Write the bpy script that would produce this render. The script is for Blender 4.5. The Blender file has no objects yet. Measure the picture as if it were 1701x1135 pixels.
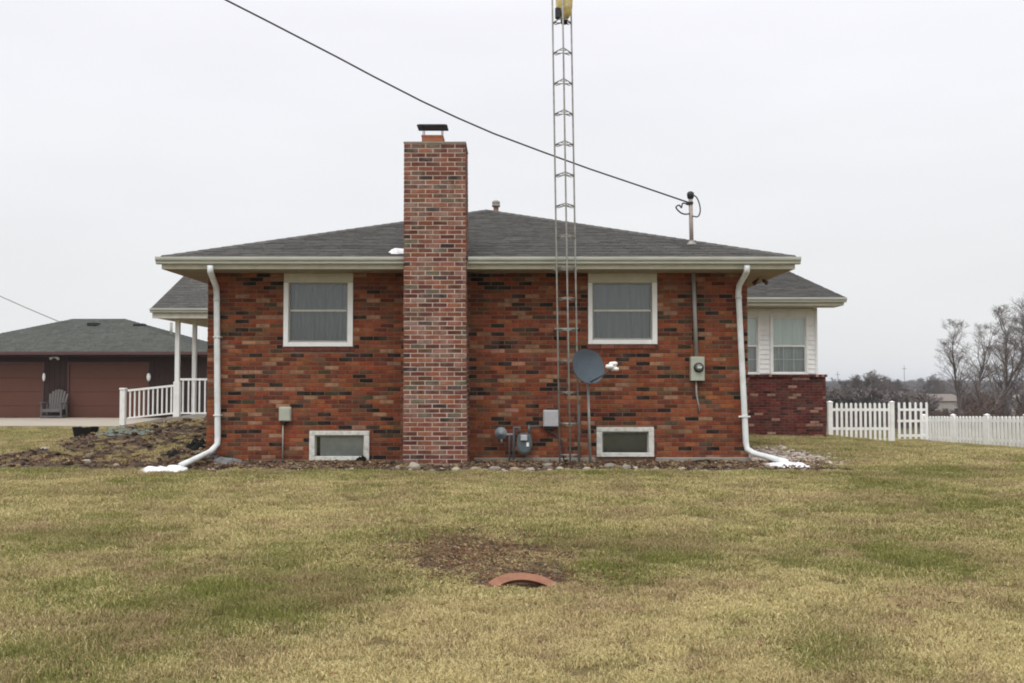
import bpy, math, random
import numpy as np
from mathutils import Vector, noise as mn

random.seed(7); RNG = np.random.default_rng(7)
R = math.radians
sc = bpy.context.scene
col = sc.collection

# ------------------------------------------------------------------ camera, sky, sun, exposure
EYE = Vector((0.0, 0.0, 1.24)); FPX = 1700.0; PITCH = math.atan(68.0 / 1700.0)
cam = bpy.data.cameras.new('camera'); cam.sensor_width = 36.0; cam.lens = 36.0 * FPX / 1701.0
cam.clip_start = 0.05; cam.clip_end = 6000
camo = bpy.data.objects.new('camera', cam); col.objects.link(camo)
camo.location = EYE; camo.rotation_euler = (R(90) + PITCH, 0, 0)
sc.camera = camo

HAZE = .00033
SUN_EL, SUN_AZ = R(58), R(200)
world = bpy.data.worlds.new('World'); sc.world = world; world.use_nodes = True
wn = world.node_tree.nodes; wl = world.node_tree.links; wn.clear()
wo = wn.new('ShaderNodeOutputWorld'); bg = wn.new('ShaderNodeBackground')
sky = wn.new('ShaderNodeTexSky'); sky.sky_type = 'NISHITA'; sky.sun_disc = False
sky.sun_elevation = SUN_EL; sky.sun_rotation = SUN_AZ; sky.dust_density = 2.0
tc = wn.new('ShaderNodeTexCoord'); sx = wn.new('ShaderNodeSeparateXYZ')
wl.new(tc.outputs['Generated'], sx.inputs[0])
ramp = wn.new('ShaderNodeValToRGB')
wl.new(sx.outputs['Z'], ramp.inputs[0])
e = ramp.color_ramp.elements
e[0].position = 0.0; e[0].color = (.405, .409, .411, 1)
e[1].position = 1.0; e[1].color = (1.05, 1.05, 1.08, 1)
n = e.new(.12); n.color = (.437, .441, .447, 1)
n = e.new(.34); n.color = (.485, .484, .508, 1)
n = e.new(.6); n.color = (.74, .74, .765, 1)
mp = wn.new('ShaderNodeMapping'); mp.inputs['Scale'].default_value = (1.2, 1.2, 5.0)
wl.new(tc.outputs['Generated'], mp.inputs[0])
cn = wn.new('ShaderNodeTexNoise'); cn.inputs['Scale'].default_value = 2.2; cn.inputs['Detail'].default_value = 4
wl.new(mp.outputs[0], cn.inputs['Vector'])
cr = wn.new('ShaderNodeMapRange'); cr.inputs['From Min'].default_value = .3; cr.inputs['From Max'].default_value = .7
cr.inputs['To Min'].default_value = 19.6; cr.inputs['To Max'].default_value = 20.9
wl.new(cn.outputs['Fac'], cr.inputs['Value'])
cm = wn.new('ShaderNodeVectorMath'); cm.operation = 'SCALE'
wl.new(ramp.outputs[0], cm.inputs[0]); wl.new(cr.outputs[0], cm.inputs['Scale'])
mx = wn.new('ShaderNodeMix'); mx.data_type = 'RGBA'; mx.inputs['Factor'].default_value = .95   # a closed layer of cloud over the sky
wl.new(sky.outputs[0], mx.inputs['A']); wl.new(cm.outputs[0], mx.inputs['B'])
wl.new(mx.outputs['Result'], bg.inputs['Color']); bg.inputs['Strength'].default_value = .1
wl.new(bg.outputs[0], wo.inputs[0])

sl = bpy.data.lights.new('sun', 'SUN'); sl.energy = 1.25; sl.angle = R(35); sl.color = (1, .975, .94)
so = bpy.data.objects.new('sun', sl); col.objects.link(so)
so.rotation_euler = (R(90) - SUN_EL, 0, R(180) - SUN_AZ)
sc.view_settings.view_transform = 'Standard'; sc.view_settings.look = 'None'
sc.view_settings.exposure = 0; sc.view_settings.gamma = 1; sc.view_settings.use_curve_mapping = False
sc.cycles.max_bounces = 6; sc.cycles.transparent_max_bounces = 12
sc.cycles.filter_width = 1.9

# ------------------------------------------------------------------ helpers
CP, SP = math.cos(PITCH), math.sin(PITCH)
def at(px, py, Y):
    a = (px - 850.5) / FPX; b = (567.5 - py) / FPX
    dy = CP - b * SP; dz = SP + b * CP
    t = Y / dy
    return Vector((a * t, Y, EYE.z + dz * t))

def sm(a, b, x):
    t = min(1, max(0, (x - a) / (b - a))); return t * t * (3 - 2 * t)

def fbm(x, y, s, z=0.0):
    return mn.noise(Vector((x * s, y * s, z))) + .5 * mn.noise(Vector((x * s * 2.1, y * s * 2.1, z + 3)))

def bed(x, y):
    """how much a point belongs to a planting bed of bare earth"""
    e = .22 * fbm(x, y, 1.3)
    a = sm(14.2, 14.5, y + e) * sm(17.5, 17.0, y) * sm(-5.4, -5.0, x) * sm(5.0, 4.6, x + e)
    lx = -8.3 + .9 * sm(22, 15, y) * 0 + e * 1.5
    b = sm(lx - .25, lx + .25, x) * sm(-4.5, -4.7, x) * sm(14.3, 14.6, y + e - .10 * (-5 - x)) * sm(25.9, 25.3, y)
    c = sm(3.6, 3.8, x) * sm(5.5, 4.6, x + e * 1.6 - (y - 16) * .05) * sm(15.0, 15.5, y + e) * sm(20.6, 18.6, y + e * 2)
    return max(a, b, c)

RINGC = (0.10, 7.75)
def dirt(x, y):
    u = (x + .22) / .98; v = (y - 8.35) / 1.15
    q = math.sqrt(u * u + v * v) + .3 * fbm(x, y, 2.2)
    a = sm(1.05, .35, q)
    u = (x - .12) / .60; v = (y - 7.55) / .45
    q = math.sqrt(u * u + v * v) + .3 * fbm(x, y, 2.7)
    return max(a, sm(1.1, .5, q))

def g(x, y):
    z = -.33 + .33 * sm(1, 15, y)
    dr = min(.62 * max(0, y - 16) / 12.8, .62 + .026 * (y - 28.8)) if y > 16 else 0
    z -= sm(5.5, 12.5, x) * min(dr, .9)
    z -= .16 * sm(18, 38, y) * sm(-7, -11, x)
    if y > 40:
        k = min(y - 40, 400)
        z -= min(4.0, .03 * k)
        h = sm(420, 900, y)
        z += h * (7.2 + 2.6 * mn.noise(Vector((x * .004, y * .003, 5))) + 1.2 * mn.noise(Vector((x * .015, 2, 1))))
    if y < 60:
        z += .012 * fbm(x, y, .5)
        b = bed(x, y) if (13.6 < y < 27 and -10 < x < 9) else 0
        if b > 0:
            if x < -4.6:
                z += b * (.03 + .34 * sm(15.0, 19.5, y) * sm(-8.6, -7.2, x) + .07 * fbm(x, y, 1.6) + .05 * fbm(x, y, 4) + .03 * fbm(x, y, 9))
            else:
                z += b * (.012 * fbm(x, y, 5) + .008 * fbm(x, y, 14) - .01)
        if 5 < y < 11 and -3 < x < 3:
            d = dirt(x, y)
            z += d * (-.035 + .010 * fbm(x, y, 8) + .006 * fbm(x, y, 21))
            z -= .05 * sm(.3, .1, math.hypot(x - .10, (y - 7.34) * 1.3))
    return z

def ground_at(px, py):
    a = (px - 850.5) / FPX; b = (567.5 - py) / FPX
    d = Vector((a, CP - b * SP, SP + b * CP))
    t = 3.0
    for _ in range(60):
        t = t + ((EYE.z + d.z * t) - g(d.x * t, d.y * t)) / max(.02, -d.z) * .5
    return Vector((d.x * t, d.y * t, g(d.x * t, d.y * t)))

def org(o):
    v = Vector((0, 0, 0))
    while o is not None:
        v += o.location; o = o.parent
    return v

def tag(o, label=None, cat=None, group=None, kind=None):
    if label: o['label'] = label
    if cat: o['category'] = cat
    if group: o['group'] = group
    if kind: o['kind'] = kind
    return o

def thing(name, label, cat, loc=(0, 0, 0), group=None):
    o = bpy.data.objects.new(name, None); col.objects.link(o); o.location = Vector(loc)
    o.empty_display_size = .1
    return tag(o, label, cat, group)

class MB:
    def __init__(s): s.v = []; s.f = []; s.t = []; s.sm = []
    def add(s, vs, fs, tint=(1, 1, 1), smooth=False):
        b = len(s.v); s.v += [tuple(v) for v in vs]
        for f in fs:
            s.f.append(tuple(i + b for i in f)); s.t.append(tint); s.sm.append(smooth)
        return s
    def box(s, x0, x1, y0, y1, z0, z1, tint=(1, 1, 1), bev=0.0):
        x0, x1 = min(x0, x1), max(x0, x1); y0, y1 = min(y0, y1), max(y0, y1); z0, z1 = min(z0, z1), max(z0, z1)
        if bev <= 0:
            v = [(x, y, z) for z in (z0, z1) for y in (y0, y1) for x in (x0, x1)]
            return s.add(v, [(0, 2, 3, 1), (4, 5, 7, 6), (0, 1, 5, 4), (2, 6, 7, 3), (0, 4, 6, 2), (1, 3, 7, 5)], tint)
        b = bev; v = []
        for (a0, a1, q) in ((b, b, 0),):
            pass
        X = (x0, x0 + b, x1 - b, x1); Y = (y0, y0 + b, y1 - b, y1); Z = (z0, z0 + b, z1 - b, z1)
        idx = {}
        def vid(i, j, k):
            if (i, j, k) not in idx: idx[(i, j, k)] = len(v); v.append((X[i], Y[j], Z[k]))
            return idx[(i, j, k)]
        F = []
        for k in (0, 3): F.append([vid(1, 1, k), vid(2, 1, k), vid(2, 2, k), vid(1, 2, k)][::(-1 if k == 0 else 1)])
        for j in (0, 3): F.append([vid(1, j, 1), vid(2, j, 1), vid(2, j, 2), vid(1, j, 2)][::(1 if j == 0 else -1)])
        for i in (0, 3): F.append([vid(i, 1, 1), vid(i, 2, 1), vid(i, 2, 2), vid(i, 1, 2)][::(-1 if i == 0 else 1)])
        for (j, J) in ((1, 0), (2, 3)):
            for (k, K) in ((1, 0), (2, 3)):
                F.append([vid(1, j, K), vid(2, j, K), vid(2, J, k), vid(1, J, k)])
                F.append([vid(j, 1, K), vid(j, 2, K), vid(J, 2, k), vid(J, 1, k)])
                F.append([vid(j, K, 1), vid(j, K, 2), vid(J, k, 2), vid(J, k, 1)])
        for (i, I) in ((1, 0), (2, 3)):
            for (j, J) in ((1, 0), (2, 3)):
                for (k, K) in ((1, 0), (2, 3)):
                    F.append([vid(I, j, k), vid(i, J, k), vid(i, j, K)])
        return s.add(v, F, tint)
    def tube(s, pts, r, n=8, tint=(1, 1, 1), smooth=True, cap=True, flat=1.0, ang=0.0):
        pts = [Vector(p) for p in pts]; m = len(pts)
        rs = list(r) if hasattr(r, '__len__') else [r] * m
        vs = []; fs = []; side = None
        for i, p in enumerate(pts):
            if i == 0: d = pts[1] - pts[0]
            elif i == m - 1: d = pts[-1] - pts[-2]
            else: d = (pts[i + 1] - p).normalized() + (p - pts[i - 1]).normalized()
            d = d.normalized() if d.length > 1e-9 else Vector((0, 0, 1))
            if side is None:
                a = Vector((1, 0, 0)) if abs(d.x) < .9 else Vector((0, 1, 0))
                side = (a - d * a.dot(d)).normalized()
            else:
                side = (side - d * side.dot(d)).normalized()
            up = d.cross(side)
            k = 1.0
            if 0 < i < m - 1:
                c = (pts[i + 1] - p).normalized().dot(d); k = 1 / max(.5, c) if n <= 6 else 1
            for j in range(n):
                w = 2 * math.pi * j / n + ang
                vs.append(p + side * math.cos(w) * rs[i] * k + up * math.sin(w) * rs[i] * flat * k)
        for i in range(m - 1):
            for j in range(n):
                a = i * n + j; b = i * n + (j + 1) % n
                fs.append((a, b, b + n, a + n))
        if cap: fs.append(tuple(range(n))[::-1]); fs.append(tuple(range((m - 1) * n, m * n)))
        return s.add(vs, fs, tint, smooth and n > 4)
    def lathe(s, prof, c, n=24, tint=(1, 1, 1), axis='Z', smooth=True):
        vs = []; fs = []
        c = Vector(c)
        for (r, h) in prof:
            for j in range(n):
                w = 2 * math.pi * j / n
                if axis == 'Z': vs.append(c + Vector((r * math.cos(w), r * math.sin(w), h)))
                else: vs.append(c + Vector((r * math.cos(w), -h, r * math.sin(w))))
        for i in range(len(prof) - 1):
            for j in range(n):
                a = i * n + j; b = i * n + (j + 1) % n
                fs.append((a, b, b + n, a + n))
        fs.append(tuple(range(n))[::-1]); fs.append(tuple(range((len(prof) - 1) * n, len(prof) * n)))
        return s.add(vs, fs, tint, smooth)
    def prism(s, poly, axis, a, b, tint=(1, 1, 1)):
        """poly in the plane across axis; X: (y,z)  Y: (x,z)  Z: (x,y)"""
        n = len(poly); vs = []
        for q in (a, b):
            for (u, w) in poly:
                vs.append((q, u, w) if axis == 'X' else (u, q, w) if axis == 'Y' else (u, w, q))
        fs = [tuple(range(n)), tuple(range(n, 2 * n))[::-1]] + [(i, i + n, (i + 1) % n + n, (i + 1) % n) for i in range(n)]
        return s.add(vs, fs, tint)
    def mesh(s, name, o=Vector((0, 0, 0)), fix=True):
        me = bpy.data.meshes.new(name)
        me.from_pydata([(a - o.x, b - o.y, c - o.z) for (a, b, c) in s.v], [], s.f)
        at_ = me.attributes.new('tint', 'FLOAT_COLOR', 'FACE')
        at_.data.foreach_set('color', np.array([(t[0], t[1], t[2], 1) for t in s.t], dtype=np.float32).ravel())
        me.polygons.foreach_set('use_smooth', s.sm)
        me.update()
        return me
    def build(s, name, mat, parent=None, loc=None, label=None, cat=None, group=None, kind=None):
        o_ = org(parent) if parent else Vector((0, 0, 0))
        L = Vector(loc) if loc is not None else None
        me = s.mesh(name, L if L is not None else o_)
        if mat: me.materials.append(mat)
        ob = bpy.data.objects.new(name, me); col.objects.link(ob)
        if parent: ob.parent = parent
        if L is not None: ob.location = L - o_
        return tag(ob, label, cat, group, kind)

def shared(name, me, pos, parent, rot=None, scale=None):
    ob = bpy.data.objects.new(name, me); col.objects.link(ob); ob.parent = parent
    ob.location = Vector(pos) - org(parent)
    if rot: ob.rotation_euler = rot
    if scale: ob.scale = scale
    return ob

# ------------------------------------------------------------------ materials
def mat(name, color=(.5, .5, .5), rough=.7, metal=0.0, tint=False, var=.15, scale=6.0, bump=0.0, bscale=60.0, spec=.4, dirtc=None, dirta=.3, dscale=3.0, stretch=None):
    m = bpy.data.materials.new(name); m.use_nodes = True
    nt = m.node_tree; N = nt.nodes; L = nt.links; p = N['Principled BSDF']
    p.inputs['Roughness'].default_value = rough; p.inputs['Metallic'].default_value = metal
    p.inputs['Specular IOR Level'].default_value = spec
    geo = N.new('ShaderNodeNewGeometry'); src = geo.outputs['Position']
    if stretch:
        mpn = N.new('ShaderNodeMapping'); mpn.inputs['Scale'].default_value = stretch
        L.new(src, mpn.inputs[0]); src = mpn.outputs[0]
    no = N.new('ShaderNodeTexNoise'); no.inputs['Scale'].default_value = scale; no.inputs['Detail'].default_value = 5
    no.inputs['Roughness'].default_value = .65
    L.new(src, no.inputs['Vector'])
    mr = N.new('ShaderNodeMapRange'); mr.inputs['From Min'].default_value = .25; mr.inputs['From Max'].default_value = .75
    mr.inputs['To Min'].default_value = 1 - var; mr.inputs['To Max'].default_value = 1 + var
    L.new(no.outputs['Fac'], mr.inputs['Value'])
    base = N.new('ShaderNodeRGB'); base.outputs[0].default_value = (*color, 1)
    cur = base.outputs[0]
    if tint:
        a = N.new('ShaderNodeAttribute'); a.attribute_name = 'tint'
        mm = N.new('ShaderNodeMix'); mm.data_type = 'RGBA'; mm.blend_type = 'MULTIPLY'; mm.inputs['Factor'].default_value = 1
        L.new(cur, mm.inputs['A']); L.new(a.outputs['Color'], mm.inputs['B']); cur = mm.outputs['Result']
    if dirtc:
        n2 = N.new('ShaderNodeTexNoise'); n2.inputs['Scale'].default_value = dscale; n2.inputs['Detail'].default_value = 6
        L.new(src, n2.inputs['Vector'])
        r2 = N.new('ShaderNodeMapRange'); r2.inputs['From Min'].default_value = .45; r2.inputs['From Max'].default_value = .7
        r2.inputs['To Max'].default_value = dirta; L.new(n2.outputs['Fac'], r2.inputs['Value'])
        m2 = N.new('ShaderNodeMix'); m2.data_type = 'RGBA'; L.new(r2.outputs[0], m2.inputs['Factor'])
        L.new(cur, m2.inputs['A']); m2.inputs['B'].default_value = (*dirtc, 1); cur = m2.outputs['Result']
    vm = N.new('ShaderNodeVectorMath'); vm.operation = 'SCALE'
    L.new(cur, vm.inputs[0]); L.new(mr.outputs[0], vm.inputs['Scale'])
    L.new(vm.outputs[0], p.inputs['Base Color'])
    if bump > 0:
        n3 = N.new('ShaderNodeTexNoise'); n3.inputs['Scale'].default_value = bscale; n3.inputs['Detail'].default_value = 3
        L.new(geo.outputs['Position'], n3.inputs['Vector'])
        b = N.new('ShaderNodeBump'); b.inputs['Strength'].default_value = bump; b.inputs['Distance'].default_value = .01
        L.new(n3.outputs['Fac'], b.inputs['Height']); L.new(b.outputs[0], p.inputs['Normal'])
    return m

M = {}
M['brick'] = mat('brick_clay', (1, 1, 1), .92, tint=True, var=.42, scale=13, dirtc=(.15, .095, .07), dirta=.35, dscale=4.5, bump=.5, bscale=90, spec=.2)
M['mortar'] = mat('mortar', (.215, .132, .092), .95, var=.2, scale=9, spec=.1, bump=.5, bscale=120)
M['chimney_mortar'] = mat('chimney_mortar', (.50, .40, .34), .95, var=.4, scale=5, spec=.1, bump=.5, bscale=120)
M['knee_mortar'] = mat('wing_mortar', (.14, .095, .08), .95, var=.2, scale=9, spec=.1)
M['chimney_brick'] = mat('chimney_brick', (1.08, 1.08, 1.1), .92, tint=True, var=.35, scale=16, bump=.5, bscale=90, spec=.2, dirtc=(.34, .26, .21), dirta=.38, dscale=6)
M['shingle'] = mat('asphalt_shingle', (1, 1, 1), .95, tint=True, var=.4, scale=9, dirtc=(.05, .047, .042), dirta=.4, dscale=2.5, bump=.4, bscale=200, spec=.25)
M['trim'] = mat('cream_trim', (.62, .60, .51), .55, var=.06, scale=4, dirtc=(.36, .35, .27), dirta=.35, dscale=5)
M['gutter'] = mat('gutter_white', (.50, .51, .45), .45, var=.07, scale=3, dirtc=(.34, .35, .28), dirta=.5, dscale=2.2, stretch=(1, 1, 6))
M['soffit'] = mat('soffit_tan', (.40, .34, .25), .7, var=.12, scale=3)
M['white'] = mat('white_vinyl', (.86, .86, .84), .45, var=.05, scale=5, dirtc=(.5, .48, .4), dirta=.25, dscale=4)
M['spout'] = mat('downspout_white', (.74, .77, .76), .4, var=.06, scale=6, dirtc=(.42, .42, .36), dirta=.45, dscale=5)
M['oldframe'] = mat('peeling_white_paint', (.66, .66, .60), .75, var=.12, scale=14, dirtc=(.30, .27, .21), dirta=.55, dscale=16)
M['concrete'] = mat('concrete', (.29, .26, .22), .9, var=.2, scale=4, bump=.4, bscale=60, dirtc=(.22, .2, .16), dirta=.5)
M['drive'] = mat('driveway_concrete', (.31, .27, .215), .9, var=.12, scale=1.2)
M['galv'] = mat('galvanised_steel', (.30, .30, .27), .5, metal=.35, var=.25, scale=14, dirtc=(.18, .13, .09), dirta=.5, dscale=9)
M['pipe'] = mat('conduit_grey', (.34, .33, .30), .55, metal=.2, var=.15, scale=10)
M['black'] = mat('black_metal', (.02, .02, .022), .5, var=.2)
M['rubber'] = mat('black_plastic', (.014, .013, .012), .9, spec=.08, var=.3, scale=12)
M['clay'] = mat('terracotta', (.25, .112, .064), .8, var=.25, scale=14, bump=.3, bscale=60, dirtc=(.24, .12, .08), dirta=.5, dscale=9)
M['flue'] = mat('flue_clay', (.30, .115, .055), .85, var=.2, scale=12)
M['dish'] = mat('satellite_dish_grey', (.065, .085, .105), .5, var=.12, scale=8, spec=.4)
M['meter'] = mat('gas_meter_grey', (.10, .125, .13), .5, var=.2, scale=12)
M['box'] = mat('utility_box_beige', (.40, .42, .34), .55, var=.12, scale=14)
M['nid'] = mat('utility_box_grey', (.46, .45, .47), .5, var=.08, scale=20)
M['ochre'] = mat('weathered_yellow', (.52, .40, .13), .6, var=.3, scale=12, dirtc=(.75, .72, .58), dirta=.8, dscale=7)
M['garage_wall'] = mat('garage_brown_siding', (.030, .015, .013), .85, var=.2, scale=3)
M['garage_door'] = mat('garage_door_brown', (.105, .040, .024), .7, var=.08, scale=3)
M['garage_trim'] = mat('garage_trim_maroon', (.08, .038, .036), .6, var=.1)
M['grey_wood'] = mat('weathered_grey_wood', (.12, .11, .105), .85, var=.25, scale=16)
M['stone'] = mat('field_stone', (1, 1, 1), .9, tint=True, var=.25, scale=16, bump=.5, bscale=50)
M['clod'] = mat('earth_clod', (1, 1, 1), .97, tint=True, var=.35, scale=14, spec=.1, bump=.6, bscale=60)
M['leaf'] = mat('dead_leaf', (1, 1, 1), .9, tint=True, var=.2, scale=20, spec=.15)
M['bark'] = mat('bare_bark', (.15, .125, .11), .95, var=.25, scale=2, spec=.1)
M['twig'] = mat('thicket_twigs', (.13, .095, .08), .95, var=.3, scale=.3, spec=.1)
M['fartrunk'] = mat('far_twigs', (.16, .138, .128), .95, var=.25, scale=.05, spec=.05)
M['snow'] = mat('old_snow', (.78, .79, .81), .6, var=.12, scale=18, bump=.8, bscale=30, dirtc=(.42, .38, .33), dirta=.55, dscale=14)
M['farwall'] = mat('pale_far_wall', (.36, .33, .28), .8, var=.08)
M['farroof'] = mat('far_roof', (.16, .13, .11), .8, var=.1)
M['curtain'] = mat('sheer_curtain', (.43, .43, .42), .9, var=.35, scale=2.2, spec=.05, stretch=(8, 1, .4))  # vertical streaks put the shading of the folds into the cloth colour
M['curtain_pale'] = mat('pale_blind', (.80, .84, .81), .9, var=.08, scale=3, spec=.05, stretch=(4, 1, .6))
M['dark_room'] = mat('dark_interior', (.03, .032, .03), .9, var=.2)
M['wire'] = mat('cable_black', (.05, .05, .055), .6, var=.1)
M['frost2'] = mat('basement_blind_dark', (.36, .36, .40), .8, var=.25, scale=5)
M['frost'] = mat('basement_blind', (.52, .51, .52), .8, var=.25, scale=5)

def glass_mat(name, tr=.75, fac=.12, rough=.03):
    m = bpy.data.materials.new(name); m.use_nodes = True
    N = m.node_tree.nodes; L = m.node_tree.links; N.clear()
    o = N.new('ShaderNodeOutputMaterial'); t = N.new('ShaderNodeBsdfTransparent'); t.inputs[0].default_value = (tr, tr * 1.02, tr, 1)
    gl = N.new('ShaderNodeBsdfGlossy'); gl.inputs['Roughness'].default_value = rough; gl.inputs['Color'].default_value = (.9, .95, .95, 1)
    fr = N.new('ShaderNodeFresnel'); fr.inputs[0].default_value = 1.5
    ad = N.new('ShaderNodeMath'); ad.operation = 'ADD'; ad.inputs[1].default_value = fac; ad.use_clamp = True
    L.new(fr.outputs[0], ad.inputs[0])
    ms = N.new('ShaderNodeMixShader'); L.new(ad.outputs[0], ms.inputs[0]); L.new(t.outputs[0], ms.inputs[1]); L.new(gl.outputs[0], ms.inputs[2])
    L.new(ms.outputs[0], o.inputs[0]); return m
M['glass'] = glass_mat('window_glass', .72, .03)
M['clear'] = glass_mat('clear_glass', .93, .02)
M['meterglass'] = glass_mat('meter_glass', .85, .05)

# ground: earth in the beds (attribute 'zone'), matted winter turf elsewhere
def ground_mat():
    m = bpy.data.materials.new('lawn_ground'); m.use_nodes = True
    N = m.node_tree.nodes; L = m.node_tree.links; p = N['Principled BSDF']; p.inputs['Roughness'].default_value = .97
    p.inputs['Specular IOR Level'].default_value = .1
    geo = N.new('ShaderNodeNewGeometry'); z = N.new('ShaderNodeAttribute'); z.attribute_name = 'zone'
    sp = N.new('ShaderNodeSeparateColor'); L.new(z.outputs['Color'], sp.inputs[0])
    def nz(s, d=5, r=.65):
        n = N.new('ShaderNodeTexNoise'); n.inputs['Scale'].default_value = s; n.inputs['Detail'].default_value = d
        n.inputs['Roughness'].default_value = r; L.new(geo.outputs['Position'], n.inputs['Vector']); return n.outputs['Fac']
    def mix(f, a, b):
        x = N.new('ShaderNodeMix'); x.data_type = 'RGBA'
        if hasattr(f, 'node'): L.new(f, x.inputs['Factor'])
        else: x.inputs['Factor'].default_value = f
        for q, k in ((a, 'A'), (b, 'B')):
            if hasattr(q, 'node'): L.new(q, x.inputs[k])
            else: x.inputs[k].default_value = (*q, 1)
        return x.outputs['Result']
    def rng(v, a, b, c=0, d=1):
        r = N.new('ShaderNodeMapRange'); L.new(v, r.inputs['Value'])
        for k, q in zip(('From Min', 'From Max', 'To Min', 'To Max'), (a, b, c, d)): r.inputs[k].default_value = q
        return r.outputs[0]
    turf = mix(rng(sp.outputs[1], .15, .85), (.22, .165, .075), (.11, .11, .034))
    turf = mix(rng(nz(38), .42, .7), turf, (.10, .072, .035))
    turf = mix(rng(nz(11), .5, .75, 0, .5), turf, (.30, .25, .12)); turf = mix(rng(nz(70, 2), .45, .6, 0, .75), turf, (.06, .05, .022))
    soil = mix(rng(nz(9, 7), .35, .68), (.055, .038, .028), (.14, .098, .068))
    soil = mix(rng(nz(30, 4), .5, .72, 0, .8), soil, (.035, .026, .02))  # beds kept dark, contact shade by the wall put into the soil colour
    far = mix(rng(nz(.02), .35, .65), (.085, .068, .052), (.055, .052, .040))
    c = mix(sp.outputs[0], turf, soil); c = mix(sp.outputs[2], c, far)
    L.new(c, p.inputs['Base Color'])
    b = N.new('ShaderNodeBump'); b.inputs['Strength'].default_value = .8; b.inputs['Distance'].default_value = .02
    L.new(nz(55), b.inputs['Height']); L.new(b.outputs[0], p.inputs['Normal'])
    return m

# where the lawn is greener (1) or bleached (0)
_blobs = [(430, 1010, .55, .9), (330, 945, .8, .7), (120, 900, .7, .5), (1010, 925, .55, 1.0), (1090, 905, .5, .6), (780, 900, .4, .5), (1400, 1060, .35, .9),
          (560, 980, .35, .6), (680, 860, .6, .3), (1330, 870, .9, .3), (1600, 830, 1.2, .45), (240, 870, .8, .3), (1560, 940, .5, .4), (200, 1080, .4, .4),
          (780, 1085, .55, -.7), (980, 1050, .5, -.6), (1180, 1000, .7, -.6), (1560, 1040, .6, -.4), (480, 860, .9, -.4), (640, 1020, .3, -.4), (1250, 890, .7, -.3), (1150, 1120, .5, -.5)]
BL = []
for (px, py, r, a) in _blobs:
    q = ground_at(px, py); BL.append((q.x, q.y, r, a))
def green(x, y):
    v = .40 + .36 * fbm(x, y, .55, 9) + .34 * fbm(x, y, 1.9, 4) + .22 * fbm(x, y, 5, 1)
    for (bx, by, r, a) in BL:
        d = ((x - bx) / (r * 1.25)) ** 2 + ((y - by) / (r * 1.5)) ** 2
        if d < 6: v += .62 * a * math.exp(-d)
    v += .28 * sm(13.0, 14.0, y) * sm(15.2, 14.8, y)
    if y > 16: v += .10
    return min(1, max(0, v))

# ------------------------------------------------------------------ the ground
def axis(lo, a, b, hi, step, grow=1.16):
    c = list(np.arange(a, b + 1e-6, step)); l = []; s = step; q = a
    while q > lo: s *= grow; q -= s; l.append(q)
    r = []; s = step; q = b
    while q < hi: s *= grow; q += s; r.append(q)
    return l[::-1] + c + r
XS = axis(-2500, -10.5, 10, 2500, .13); YS = axis(-60, 4.0, 26, 3200, .13)
nx, ny = len(XS), len(YS)
vs = []; zone = []
for y in YS:
    for x in XS:
        vs.append((x, y, g(x, y)))
        b = 0
        if 13.6 < y < 27 and -10 < x < 9: b = bed(x, y)
        if 5 < y < 11 and -3 < x < 3: b = max(b, dirt(x, y) * .9)
        zone.append((b, green(x, y) if y < 60 else .5, sm(40, 70, y), 1))
fs = [(j * nx + i, j * nx + i + 1, (j + 1) * nx + i + 1, (j + 1) * nx + i) for j in range(ny - 1) for i in range(nx - 1)]
vs_ground = vs
me = bpy.data.meshes.new('ground'); me.from_pydata(vs, [], fs)
za = me.attributes.new('zone', 'FLOAT_COLOR', 'POINT'); za.data.foreach_set('color', np.array(zone, dtype=np.float32).ravel())
me.polygons.foreach_set('use_smooth', [True] * len(fs)); me.materials.append(ground_mat())
ground = bpy.data.objects.new('ground', me); col.objects.link(ground); tag(ground, kind='structure', label='winter lawn with beds of bare earth by the brick house')

# driveway in front of the garage
b = MB(); dx = np.arange(-26, -9.4, 1.0); dys = np.linspace(30.8, 39.3, 9)
vv = [(x, y, g(x, y) + .05) for y in dys for x in dx]; k = len(dx)
b.add(vv, [(j * k + i, j * k + i + 1, (j + 1) * k + i + 1, (j + 1) * k + i) for j in range(len(dys) - 1) for i in range(k - 1)])
for i in range(k - 1):
    x0, x1 = dx[i], dx[i + 1]; y = dys[0]
    b.add([(x0, y, g(x0, y) + .05), (x1, y, g(x1, y) + .05), (x1, y, g(x1, y) - .1), (x0, y, g(x0, y) - .1)], [(0, 3, 2, 1)])
b.build('driveway', M['drive'], kind='structure', label='pale concrete driveway in front of the brown garage')

# ------------------------------------------------------------------ bricks
_last = [None, None]
def pick(pal):
    if pal is PW and _last[0] is pal and _last[1] and random.random() < .27:
        c = _last[1]; k = random.uniform(.8, 1.2)
        return (c[0] * k, c[1] * k, c[2] * k)
    r = random.random() * sum(p[0] for p in pal)
    for w, c in pal:
        r -= w
        if r <= 0: break
    _last[0] = pal; _last[1] = c if (c[0] < .08 or c[1] > .11) else None
    k = random.uniform(.8, 1.2)
    return (min(1, c[0] * k * random.uniform(.94, 1.06)), min(1, c[1] * k * random.uniform(.92, 1.1)), min(1, c[2] * k * random.uniform(.9, 1.12)))
PW = [(34, (.215, .054, .022)), (20, (.245, .080, .032)), (22, (.125, .034, .018)), (10, (.125, .058, .028)), (10, (.021, .015, .011)), (4, (.060, .044, .024)), (7, (.29, .155, .09))]
PC = [(28, (.175, .060, .034)), (18, (.215, .078, .045)), (22, (.105, .038, .027)), (14, (.125, .068, .042)), (10, (.050, .030, .026)), (3, (.095, .082, .052)), (5, (.19, .11, .08))]
PK = [(40, (.115, .026, .021)), (26, (.075, .021, .018)), (12, (.15, .04, .028)), (10, (.035, .018, .015)), (12, (.34, .19, .135))]

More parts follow.
